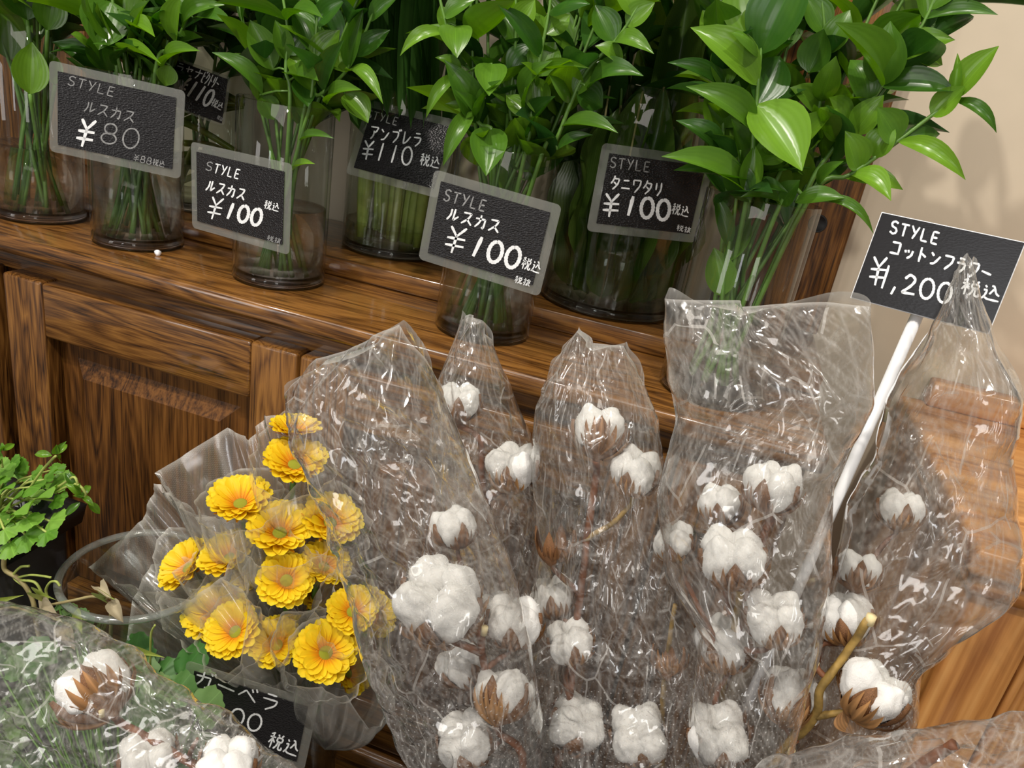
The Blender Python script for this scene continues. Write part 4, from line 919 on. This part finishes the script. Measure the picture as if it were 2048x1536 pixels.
def stump(br, px, py, y, r=.0026):
    P = ony(px, py, y); part('cut_end', *lathe([(.0001, -.004), (r, -.004), (r, .003), (.0001, .0035)], 8, P), M_cut, br)
def foot(x, y): return Vector((x, y, -.70))

# branch A
fa = foot(-.08, .45); A_ = branch('cotton branch with the fattest white boll, in the bag touching the gerberas', fa)
e1 = boll(A_, 880, 1205, 178, .435, 5, 42, bract=2); e2 = boll(A_, 1003, 1390, 118, .440, 10, -28); e3 = boll(A_, 930, 1482, 120, .435, -20, 30); e4 = boll(A_, 1028, 1245, 118, .475, 0, 20)
e5 = boll(A_, 908, 1055, 95, .490, -10, 15); e6 = boll(A_, 925, 1330, 100, .475, -30, 20)
twig(A_, [fa, (1040, 1600, .445), (990, 1450, .445), (968, 1330, .445), (960, 1300, .440)], .44, .0036, taper=.75); twig(A_, [(962, 1305, .441), (930, 1290, .438), (895, 1278, .436)], .44, .0034, last3d=e1)
twig(A_, [(962, 1305, .441), (969, 1262, .436)], .44, .003); stump(A_, 969, 1260, .436)
twig(A_, [(975, 1370, .443), (990, 1420, .445)], .44, .0026, last3d=e2); twig(A_, [(1000, 1480, .447), (960, 1520, .442)], .44, .0026, last3d=e3); twig(A_, [(970, 1340, .446), (1010, 1310, .46)], .46, .0026, last3d=e4); twig(A_, [(968, 1330, .446), (945, 1200, .47), (920, 1120, .485)], .46, .0026, last3d=e5); twig(A_, [(985, 1430, .448), (950, 1390, .46)], .46, .0026, last3d=e6)
# branch B
fb = foot(-.06, .50); B_ = branch('cotton branch in the slim bag whose pointed top reaches the worktop vase', fb)
e1 = boll(B_, 918, 805, 92, .545, 5, 12); e2 = boll(B_, 1026, 935, 112, .535, 0, 18); e3 = boll(B_, 1110, 1080, 92, .505, 0, 8, husk=True, bract=2); e4 = boll(B_, 1000, 1230, 100, .53, -10, 20)
twig(B_, [fb, (1050, 1500, .54), (1000, 1150, .54), (965, 960, .54), (958, 880, .542)], .54, .0034, M_twig, .7, last3d=e1); twig(B_, [(975, 1000, .54), (1000, 985, .537)], .54, .0026, last3d=e2)
# branch C
fc = foot(-.02, .48); C_ = branch('tall straight cotton branch in the bag with a twisted peak', fc)
e1 = boll(C_, 1197, 865, 116, .535, 4, -18, spin=0); e2 = boll(C_, 1270, 945, 104, .53, 10, 22); e3 = boll(C_, 1140, 1285, 98, .50, -8, 20); e4 = boll(C_, 1105, 1195, 90, .53, -10, 5); e5 = boll(C_, 1152, 1448, 118, .498, 30, 35); e6 = boll(C_, 1277, 1470, 122, .498, -10, 55, bract=1); e7 = boll(C_, 1337, 1315, 76, .492, 0, -10, husk=True)
twig(C_, [fc, (1110, 1560, .50), (1140, 1370, .505), (1160, 1190, .515), (1178, 1050, .525), (1192, 960, .53)], .52, .0038, M_twig, .75, last3d=e1)
twig(C_, [(1158, 1185, .515), (1110, 1140, .52), (1098, 1115, .525)], .52, .0026, last3d=Vector(ony(1108, 1118, .507))); twig(C_, [(1172, 1080, .522), (1225, 1045, .525), (1262, 1010, .528)], .525, .0024, M_twig_g, last3d=e2)
twig(C_, [(1138, 1400, .502), (1130, 1350, .50)], .5, .0028, last3d=e3); twig(C_, [(1120, 1530, .49), (1115, 1515, .48)], .48, .003, last3d=e5); twig(C_, [(1150, 1560, .49), (1230, 1560, .48)], .48, .003, last3d=e6); twig(C_, [(1325, 1560, .525), (1325, 1400, .518), (1350, 1210, .505)], .5, .0030, M_twig_g); twig(C_, [(1150, 1250, .51), (1125, 1240, .52)], .52, .0024, last3d=e4)
# branch D
fd = foot(.03, .46); D_ = branch('cotton branch with open bolls in the widest bag with a flat cut top', fd)
e1 = boll(D_, 1545, 975, 116, .505, 12, 14); e2 = boll(D_, 1440, 1008, 92, .53, -5, 10); e3 = boll(D_, 1466, 1118, 136, .480, 0, 22, spin=0); e4 = boll(D_, 1348, 1085, 84, .52, -15, 10); e5 = boll(D_, 1546, 1238, 120, .475, 8, 25); e6 = boll(D_, 1450, 1290, 118, .505, -6, 5); e7 = boll(D_, 1437, 1468, 132, .478, -5, 45, bract=2)
twig(D_, [fd, (1420, 1600, .515), (1440, 1400, .512), (1470, 1250, .497), (1480, 1190, .483)], .48, .0036, M_twig_g, .75, last3d=e3); twig(D_, [(1455, 1330, .503), (1510, 1130, .503), (1545, 1020, .50), (1553, 985, .492)], .5, .0034, M_twig); stump(D_, 1553, 982, .491)
twig(D_, [(1530, 1060, .50), (1545, 1040, .503)], .5, .0024, last3d=e1); twig(D_, [(1490, 1300, .485), (1530, 1300, .48)], .48, .0026, last3d=e5); twig(D_, [(1425, 1480, .48), (1430, 1400, .495)], .49, .0028, last3d=e6); twig(D_, [(1460, 1230, .49), (1440, 1120, .515)], .5, .0024, last3d=e2); twig(D_, [(1440, 1300, .49), (1380, 1180, .51)], .5, .0024, last3d=e4); twig(D_, [(1410, 1580, .47), (1420, 1550, .46)], .46, .003, last3d=e7)
# branch E
fe = foot(.06, .48); E2 = branch('olive stemmed cotton branch with a cut fork, in the bag beside the pine cabinet', fe)
e1 = boll(E2, 1716, 1142, 92, .525, 10, -12); e2 = boll(E2, 1692, 1238, 114, .505, -10, 5); e3 = boll(E2, 1745, 1385, 138, .470, 40, 18); e4 = boll(E2, 1585, 1395, 124, .49, 20, -8); e5 = boll(E2, 1800, 1020, 92, .56, 10, 5)
twig(E2, [fe, (1540, 1540, .48), (1600, 1470, .475), (1632, 1425, .472), (1640, 1380, .472), (1665, 1340, .476), (1690, 1310, .48), (1738, 1240, .478)], .475, .0034, M_twig_g, .8); stump(E2, 1741, 1238, .478, .0034)
twig(E2, [(1632, 1432, .472), (1680, 1425, .470)], .47, .0028, M_twig_g, last3d=e3); twig(E2, [(1655, 1360, .474), (1632, 1332, .48), (1645, 1290, .49)], .48, .0024, last3d=e2); stump(E2, 1631, 1331, .479, .002); twig(E2, [(1590, 1485, .478), (1565, 1440, .485)], .48, .0028, last3d=e4); stump(E2, 1582, 1505, .472)
twig(E2, [(1610, 1380, .49), (1660, 1260, .52)], .52, .0026, last3d=e1); twig(E2, [(1660, 1260, .52), (1760, 1100, .55)], .54, .0024, last3d=e5)
lf = leaf_mesh('dry_leaf_mesh', M_bract, .1, .0, .3); P = ony(1690, 1420, .468); T = ony(1705, 1468, .462); link('dry_leaf', lf, E2, leaf_matrix(P, T, .02, tocam(P), fe))

# bucket that holds the cotton bunches (below the frame)
tb = thing('flower_bucket', BUCKET, 'dark flower bucket on the floor holding the bagged cotton branches', 'bucket')
part('body', *lathe([(.0001, .0), (.125, 0), (.13, .004), (.165, .29), (.172, .292), (.172, .298), (.162, .298), (.127, .008), (.0001, .006)], 48, BUCKET), M_black, tb)

# ================================================================== cellophane bags
def bag(label, rows, seed, bulge=.03, perf_from=.55, nth=300, nv=250, amp=.0034, yback=0.012, floor_to=None, group=None):
    """open film bag: every row lists points across its front (px, px, y); the sheet is a flattened, crumpled tube"""
    rg = np.random.default_rng(seed)
    R3 = []
    for r_ in rows:
        P = np.array([tuple(ony(*p)) for p in r_]); s = np.linspace(0, 1, len(P)); us = np.linspace(0, 1, 41)
        R3.append(np.stack([np.interp(us, s, P[:, k]) for k in range(3)], 1))
    R3 = np.array(R3)                                   # rows x 41 x 3
    mid = R3.mean(1); ls = np.concatenate([[0], np.cumsum(np.linalg.norm(np.diff(mid, axis=0), axis=1))]); Lt = ls[-1]
    vv = np.linspace(0, Lt, nv + 1)
    S = np.zeros((nv + 1, 41, 3))
    for k in range(3):
        for j in range(41):
            S[:, j, k] = np.interp(vv, ls, R3[:, j, k])
    ker = np.array([1, 2, 3, 2, 1.]); ker /= ker.sum()          # soften the row joints
    Sp = np.concatenate([S[:1]] * 2 + [S] + [S[-1:]] * 2, 0); S2 = sum(ker[i] * Sp[i:i + nv + 1] for i in range(5)); S2[0] = S[0]; S = S2
    th = np.arange(nth) / nth * 2 * PI; u = (1 - np.cos(th)) / 2; off = np.sin(th)
    ui = u * 40; i0 = np.clip(ui.astype(int), 0, 39); fr = (ui - i0)[None, :, None]
    P = S[:, i0] * (1 - fr) + S[:, i0 + 1] * fr
    wid = np.linalg.norm(S[:, -1] - S[:, 0], axis=1)
    prof = np.minimum(1, (vv / .06)) ** .7
    n = np.array([.10, -.97, .22]); n /= np.linalg.norm(n)
    bl = (bulge * prof + .004) * np.minimum(1, wid / .06)
    P = P + n * (off[None, :, None] * bl[:, None, None])
    # crumple field in metres (s across, t along)
    s = np.where(th < PI, u, 2 - u)[None, :] * wid.mean(); t_ = vv[:, None]
    s, t_ = np.broadcast_arrays(s, t_); D = np.zeros_like(s); cr = np.zeros_like(s); E = np.zeros_like(s)
    per = 2 * wid.mean()
    wx = .003 * np.sin(2 * PI * s / per * 2 + t_ * 31 + rg.random() * 6) + .001 * np.sin(t_ * 70 + s * 55 + rg.random() * 6)
    wy = .003 * np.sin(s * 60 + rg.random() * 6 + t_ * 23)
    def fold(ang, lam, a, sharp, wgt, mask=None):
        nonlocal D, cr
        f = ((s + wx) * math.cos(ang) + (t_ + wy) * math.sin(ang)) / lam + rg.random()
        w_ = tri_(f); m_ = 1.0 if mask is None else mask
        D = D + (w_ - .5) * a * m_
        e = np.minimum(w_, 1 - w_) * lam / 2                    # distance to the fold line in metres
        cr = np.maximum(cr, np.clip(1 - e / sharp, 0, 1) * wgt * m_)
    def mask(k1, k2):
        q = np.sin(s * k1 + rg.random() * 6 + 2 * np.sin(t_ * k2 * .7)) * np.sin(t_ * k2 + rg.random() * 6 + 1.5 * np.sin(s * k1 * .6)); return np.clip(q * 1.6, 0, 1)
    for q in range(2): fold(rg.normal(0, .10), rg.uniform(.05, .075), amp * 2.0, .0010, .55)
    for q in range(7): fold(rg.normal(0, .45), rg.uniform(.02, .04), amp * 1.1, .0008, .75, mask(rg.uniform(30, 60), rg.uniform(20, 45)))
    for q in range(7): fold(rg.uniform(-1.5, 1.5), rg.uniform(.02, .04), amp * .9, .0007, .8, mask(rg.uniform(40, 90), rg.uniform(40, 90)))
    for q in range(5): fold(rg.normal(0, .5), rg.uniform(.014, .02), amp * .3, .0007, .5, mask(rg.uniform(30, 60), rg.uniform(30, 60)))
    edge = np.abs(off)[None, :] ** .5
    P = P + n * (D * (.35 + .65 * edge))[:, :, None]
    sx_ = np.roll(D, 10, 1) - D; P[:, :, 0] += sx_ * .28; P[:, :, 2] += (np.roll(D, 18, 1) - D) * .25 * np.minimum(1, vv / .03)[:, None]
    cr[0] = 1; cr[1] = np.maximum(cr[1], .3)
    P[0, nth // 2:, 2] += .008 * np.sin(np.arange(nth - nth // 2) / 18.0)        # the rear sheet ends at another height
    F = []
    for i in range(nv):
        for k in range(nth):
            k2 = (k + 1) % nth; F.append((i * nth + k, i * nth + k2, (i + 1) * nth + k2, (i + 1) * nth + k))
    UVv = np.stack([s, t_ / Lt * 1.0 * 0 + t_], -1)
    UVv = UVv.copy(); UVv[..., 1] = t_ + (.55 - perf_from)
    org = Vector(P[-1].mean(0))
    o = solo('cellophane_bag', [Vector(p) for p in P.reshape(-1, 3)], F, M_film, org, True, UVv.reshape(-1, 2))
    set_crease(o.data, cr.ravel()); return props(o, label, 'cellophane bag', group)
def rw(y, *ps): return [(px, py, y) for px, py in ps]
def tail(x0, x1, y, z): # row given in place, below the frame
    a = topx(Vector((x0, y, z))); b = topx(Vector((x1, y, z))); return [(a[0], a[1], y), (b[0], b[1], y)]
bag('clear crumpled bag around the fattest cotton boll, overlapping the gerbera bunch', [rw(.445, (568, 790), (640, 716), (720, 690), (800, 648), (862, 735)), rw(.447, (596, 868), (905, 850)), rw(.447, (655, 1000), (965, 1000)), rw(.45, (702, 1150), (1025, 1150)), rw(.452, (735, 1300), (1062, 1300)), rw(.455, (805, 1450), (1085, 1450)), rw(.46, (880, 1560), (1085, 1560)), tail(-.13, -.06, .47, -.45)], 201, .058, .26)
bag('slim clear bag with pointed top leaning on the worktop edge', [rw(.545, (922, 640), (940, 628), (962, 640), (985, 690)), rw(.545, (878, 760), (1028, 800)), rw(.545, (858, 900), (1068, 900)), rw(.542, (880, 1050), (1095, 1030)), rw(.54, (930, 1200), (1105, 1200)), rw(.54, (980, 1400), (1120, 1400)), tail(-.11, -.03, .54, -.45)], 202, .040, .30)
bag('clear bag with a twisted peak and a folded side flap', [rw(.53, (1098, 745), (1155, 652), (1192, 686), (1245, 690), (1288, 765)), rw(.53, (1072, 820), (1315, 835)), rw(.53, (1068, 950), (1332, 950)), rw(.525, (1074, 1100), (1350, 1100)), rw(.51, (1058, 1300), (1405, 1300)), rw(.505, (1060, 1500), (1425, 1500)), tail(-.07, .03, .52, -.45)], 203, .046, .26)
bag('widest clear crumpled bag with a straight cut top in front of the board vase', [rw(.50, (1332, 598), (1400, 600), (1480, 600), (1484, 614), (1565, 606), (1655, 604), (1742, 614)), rw(.50, (1330, 700), (1744, 700)), rw(.50, (1352, 840), (1738, 810)), rw(.495, (1312, 990), (1662, 960)), rw(.49, (1330, 1150), (1658, 1150)), rw(.485, (1400, 1262), (1642, 1252)), rw(.48, (1386, 1400), (1602, 1400)), rw(.48, (1378, 1560), (1562, 1560)), tail(.0, .08, .50, -.45)], 204, .050, .26)
bag('clear bag with a narrow tip crossing the white edged price sign', [rw(.53, (1906, 560), (1930, 506), (1948, 548)), rw(.53, (1852, 690), (1988, 700)), rw(.53, (1786, 800), (2030, 790)), rw(.53, (1756, 920), (2008, 900)), rw(.525, (1702, 1010), (2032, 1080)), rw(.52, (1662, 1180), (2030, 1166)), rw(.51, (1642, 1320), (1832, 1300)), rw(.50, (1602, 1450), (1824, 1420)), rw(.495, (1582, 1560), (1780, 1540)), tail(.05, .12, .52, -.45)], 205, .046, .28)
# bag lying in the lower left
H_ = branch('leaning cotton branch with a brown calyx turned to the viewer, in front of seedlings', ony(620, 1700, .36))
e1 = boll(H_, 188, 1378, 150, .352, -38, -22, spin=.2); e2 = boll(H_, 298, 1520, 118, .345, -10, 30); e3 = boll(H_, 455, 1530, 122, .345, 5, 25)
twig(H_, [(620, 1700, .36), (450, 1570, .352), (330, 1495, .35), (250, 1450, .35)], .35, .0036, M_twig, .75, last3d=e1); twig(H_, [(400, 1535, .351), (345, 1560, .35)], .35, .0026, last3d=e2); twig(H_, [(375, 1523, .351), (393, 1478, .348)], .35, .0024); twig(H_, [(520, 1620, .355), (490, 1600, .35)], .35, .0026, last3d=e3); stump(H_, 203, 1424, .338, .0024)
bag('clear crumpled bag leaning low over the green seedlings', [rw(.36, (-120, 1200), (-140, 1650)), rw(.36, (0, 1208), (-60, 1700)), rw(.36, (175, 1258), (60, 1750)), rw(.36, (330, 1375), (200, 1800)), rw(.36, (450, 1448), (330, 1850)), rw(.362, (565, 1545), (450, 1880)), rw(.365, (700, 1680), (600, 1950))], 206, .046, .26)
F_ = branch('cotton branch tip with a reddish twig under a bag beside the pine cabinet base', ony(1500, 1780, .40))
e1 = boll(F_, 1960, 1600, 110, .385, 50, 10); twig(F_, [(1500, 1780, .40), (1700, 1620, .392), (1840, 1535, .388), (1912, 1488, .385)], .39, .0038, M_twig, .8); twig(F_, [(1840, 1535, .388), (1900, 1590, .386)], .39, .0026, last3d=e1)
bag('clear bag with a folded edge lying low in front of the pine cabinet', [rw(.39, (2180, 1432), (2220, 1720)), rw(.39, (2040, 1452), (2060, 1760)), rw(.39, (1900, 1478), (1910, 1780)), rw(.39, (1700, 1500), (1720, 1800)), rw(.395, (1530, 1545), (1560, 1830)), rw(.40, (1420, 1640), (1450, 1860))], 207, .040, .26)

# ================================================================== left corner
# empty big glass
c = ony(272, 1148, .50); c2 = Vector((c.x, c.y + .005, -.72)); R_ = .0735
t = thing('empty_glass_vase', c2, 'big empty clear glass cylinder with a thick rim before the oak cabinet door', 'vase')
hh = c.z + .72
part('glass_wall', *lathe([(R_ - .004, 0), (R_, .004), (R_, hh - .002), (R_ - .0025, hh), (R_ - .006, hh - .002), (R_ - .006, .014), (.0001, .013)], 64, c2), M_glass_g, t)
M_rim = glass_wall('glass_rim', (.75, .80, .78), 1.5, .5)
part('rim', *lathe([(R_ + .0004, -.004), (R_ + .0008, -.001), (R_ - .001, .0012), (R_ - .005, .0012), (R_ - .0065, -.001), (R_ - .006, -.004)], 64, c2 + Vector((0, 0, hh)), closed=True), film('frosted_rim', .22, 0, rough=.1, bump=0, white=(.7, .75, .74)), t)
# black pot with a lobed-leaf plant
pb = ony(60, 1050, .50); PC = Vector((pb.x - .05, .52, -.72))
pt = thing('black_flower_pot', PC, 'black square plastic pot with a sharp rim corner beside the cabinet', 'pot')
def frustum(cx, cy, z0, z1, a0, a1, th, bev=.004):
    bm = bmesh.new(); vs_ = []
    for z, a in ((z0, a0), (z1, a1)): vs_.append([bm.verts.new((cx + sx_ * a, cy + sy * a, z)) for sx_, sy in ((-1, -1), (1, -1), (1, 1), (-1, 1))])
    vs_.append([bm.verts.new((cx + sx_ * (a1 - th), cy + sy * (a1 - th), z1)) for sx_, sy in ((-1, -1), (1, -1), (1, 1), (-1, 1))]); vs_.append([bm.verts.new((cx + sx_ * (a1 - th - .004), cy + sy * (a1 - th - .004), z1 - .03)) for sx_, sy in ((-1, -1), (1, -1), (1, 1), (-1, 1))])
    for k in range(3):
        for j in range(4): bm.faces.new((vs_[k][j], vs_[k][(j + 1) % 4], vs_[k + 1][(j + 1) % 4], vs_[k + 1][j]))
    bm.faces.new(vs_[0][::-1]); bm.faces.new(vs_[3])
    bmesh.ops.bevel(bm, geom=[e for e in bm.edges if abs(e.verts[0].co.z - e.verts[1].co.z) > .1], offset=.008, segments=3, profile=.5, affect='EDGES')
    bm.verts.index_update(); V = [v.co.copy() for v in bm.verts]; F = [tuple(q.index for q in f.verts) for f in bm.faces]; bm.free(); return V, F
rc = ony(174, 1008, .54); zt = rc.z; half = .062; PCx = rc.x - half; PCy = .54 - half
pt.location = (PCx, PCy, -.72)
part('body', *frustum(PCx, PCy, -.72, zt - .018, .040, .050, .004), M_black, pt)
part('rim', *frustum(PCx, PCy, zt - .022, zt, half - .004, half, .014), M_black, pt)
part('soil', *box(PCx - .044, PCx + .044, PCy - .044, PCy + .044, zt - .034, zt - .02), plain('potting_soil', (.02, .012, .008), .9, .5, 200, bump=.6), pt)
def lobed_mesh(name, mat, lobes=5, n=40, rip=.08, seed=0):
    V, F, UVs = [(0, 0, 0)], [], [(.5, 0)]; rr = random.Random(seed); nr = 3
    for k in range(n + 1):
        a = -2.5 + 5.0 * k / n; r_ = .5 + .10 * abs(math.cos(a * lobes / 2)) ** .6 + .035 * math.sin(a * 19 + seed); r_ *= (1 - .12 * abs(a) / 2.5)
        for q in range(1, nr + 1):
            f = q / nr; V.append((math.sin(a) * r_ * f, .5 * .62 * f + math.cos(a) * r_ * f, rip * f * math.cos(a * lobes) + .12 * f * f * (rr.random() * .2 - .6))); UVs.append((.5 + .5 * math.sin(a) * f, f))
    for k in range(n):
        b = 1 + k * nr; F.append((0, b, b + nr))
        for q in range(nr - 1): F.append((b + q, b + q + 1, b + nr + q + 1, b + nr + q))
    return mesh(name, V, F, mat, True, UVs)
LOB = [lobed_mesh('lobed_leaf_mesh', M_ger, 5, 40, r_, s) for s, r_ in ((0, .05), (1, .09), (2, .03))]
IVY = [lobed_mesh('ivy_leaf_mesh', M_ivy, 3, 24, r_, s) for s, r_ in ((3, .05), (4, .08))]
gp = thing('lobed_leaf_plant', (PCx, PCy, zt - .02), 'bushy bright green plant with scalloped leaves growing in black pot', 'plant')
hero = [((0, 905), 40, .47), (  (15, 945), 50, .48), ((70, 1000), 85, .455), ((115, 1040), 50, .455), ((60, 1080), 60, .44), ((25, 1100), 50, .435), ((70, 975), 50, .47), ((100, 950), 45, .49), ((25, 1000), 55, .46), ((-20, 960), 60, .47), ((-10, 1050), 60, .45), ((60, 1045), 55, .445), ((95, 1075), 45, .44), ((40, 930), 42, .50), ((5, 980), 50, .465), ((120, 1000), 40, .47), ((30, 1030), 50, .455), ((75, 945), 36, .50), ((-15, 1000), 60, .47), ((15, 1070), 45, .44)]
root = Vector((PCx, PCy, zt - .02))
def leaf_plant(t, root, P, px, meshes, mat, dirn=None):
    ln = px * topx(P)[2] / FPX; d = (P - root); d = Vector((d.x, d.y, d.z * .3)).normalized() if dirn is None else dirn
    d = (d + Vector((rnd(-.4, .4), rnd(-.4, .2), rnd(-.2, .3)))).normalized(); B = P - d * ln * .5; base = t.location
    nr = Vector((rnd(-.4, .4), -.5 + rnd(-.3, .2), .9))
    link('leaf', random.choice(meshes), t, leaf_matrix(B, B + d * ln, ln, nr, base))
    part('petiole', *tube(catmull([root + Vector((rnd(-.02, .02), rnd(-.02, .02), 0)), root.lerp(B, .6) + Vector((0, 0, .015)), B], 8), .0011, 5), mat, t)
for (px, py), s, y in hero: leaf_plant(gp, root, ony(px, py, y), s, LOB, M_drygreen)
for i in range(26): leaf_plant(gp, root, ony(rnd(-40, 130), rnd(920, 1090), rnd(.47, .56)), rnd(28, 48), LOB, M_drygreen)
for pts in ([(60, 975), (85, 940), (105, 918), (112, 912)], [(100, 985), (130, 965), (150, 955), (158, 985)], [(110, 985), (150, 968), (170, 985), (168, 998)], [(5, 935), (0, 905)]):
    P = [ony(a, b, .475) for a, b in pts]; part('shoot', *tube(catmull(P, 14), .0013, 5), M_drygreen, gp)
    for k in range(5):
        q = P[-1] + Vector((rnd(-.012, .012), rnd(-.01, .01), rnd(-.012, .012))); ln = rnd(.012, .02); link('leaf', random.choice(RUS), gp, leaf_matrix(P[-1].lerp(q, .3), q + (q - P[-1]).normalized() * ln * .4, ln * .4, tocam(q) + Vector((0, 0, .5)), gp.location))

# drooping vine seedling and green bedding plants below it
vb = Vector((ony(100, 1330, .45).x, .45, -.72))
vp = thing('wilting_vine', ony(110, 1420, .44), 'wilting vine with pale curling tendrils and shrivelled leaves under bag', 'plant')
def vine(pts, y, rad, mat): part('tendril', *tube(catmull([ony(a, b, y) for a, b in pts], 8 * len(pts)), rad, 6), mat, vp)
vine([(110, 1420), (75, 1260), (65, 1200), (40, 1160), (10, 1140), (8, 1115)], .44, .0022, M_dry)
vine([(75, 1240), (60, 1185), (28, 1155), (40, 1135), (58, 1132)], .44, .0013, M_drygreen)
vine([(85, 1210), (95, 1200), (92, 1180), (100, 1165), (112, 1163), (120, 1172)], .44, .0012, M_drygreen); vine([(85, 1212), (110, 1208), (150, 1200), (185, 1193), (215, 1197)], .435, .0014, M_dry)
vine([(40, 1160), (70, 1165), (85, 1190), (88, 1205)], .44, .0013, M_drygreen); vine([(35, 1155), (60, 1150), (85, 1152), (102, 1155)], .44, .0011, M_drygreen); vine([(222, 1215), (222, 1260), (218, 1300)], .45, .0018, M_dry); vine([(75, 1230), (30, 1215), (0, 1218)], .44, .0013, M_dry)
vine([(300, 1330), (302, 1270), (310, 1250)], .44, .0010, M_drygreen)
DRYL = [leaf_mesh('shrivelled_leaf_mesh', plain('shrivelled_leaf', (.42, .36, .24), .8, .3, 150), .25, .1, .8, wave=.06), leaf_mesh('bud_mesh', M_drygreen, .3, 0, 1.0)]
for a, b, wp, k in (((200, 1175), (225, 1200), 24, 0), ((225, 1200), (247, 1245), 26, 0), ((218, 1208), (232, 1200), 12, 1), ((12, 1212), (48, 1190), 26, 1), ((95, 1208), (112, 1200), 12, 1), ((80, 1225), (125, 1245), 36, 0), ((140, 1240), (165, 1270), 26, 1), ((120, 1250), (150, 1300), 30, 0), ((295, 1335), (330, 1315), 22, 1)):
    B = ony(*a, .438); T = ony(*b, .43); link('leaf', DRYL[k], vp, leaf_matrix(B, T, wp * topx(B)[2] / FPX, tocam(B) + Vector((rnd(-.5, .5), 0, .5)), vp.location))
bc = Vector((-.365, .360, -.72))
bp = thing('bedding_plant', bc, 'mixed green bedding plant seen through the low leaning bag', 'plant')
part('pot', *lathe([(.0001, 0), (.048, 0), (.052, .005), (.070, .20), (.073, .203), (.073, .212), (.068, .212), (.048, .01), (.0001, .01)], 36, bc), M_black, bp)
rt = bc + Vector((0, 0, .21))
for i in range(105):
    P = ony(rnd(-60, 420), rnd(1250, 1540), rnd(.40, .47))
    if P.z > ony(200, 1250, .45).z: continue
    leaf_plant(bp, rt, P, rnd(44, 86), IVY, M_stem)
for i in range(14):
    P = ony(rnd(110, 175), rnd(1205, 1300), .45); leaf_plant(bp, rt, P, rnd(22, 36), IVY, M_stem)

# ------------------------------------------------------------------ lift so that the floor is z = 0
for o in list(sc.objects):
    if o.parent is None: o.location.z += LIFT
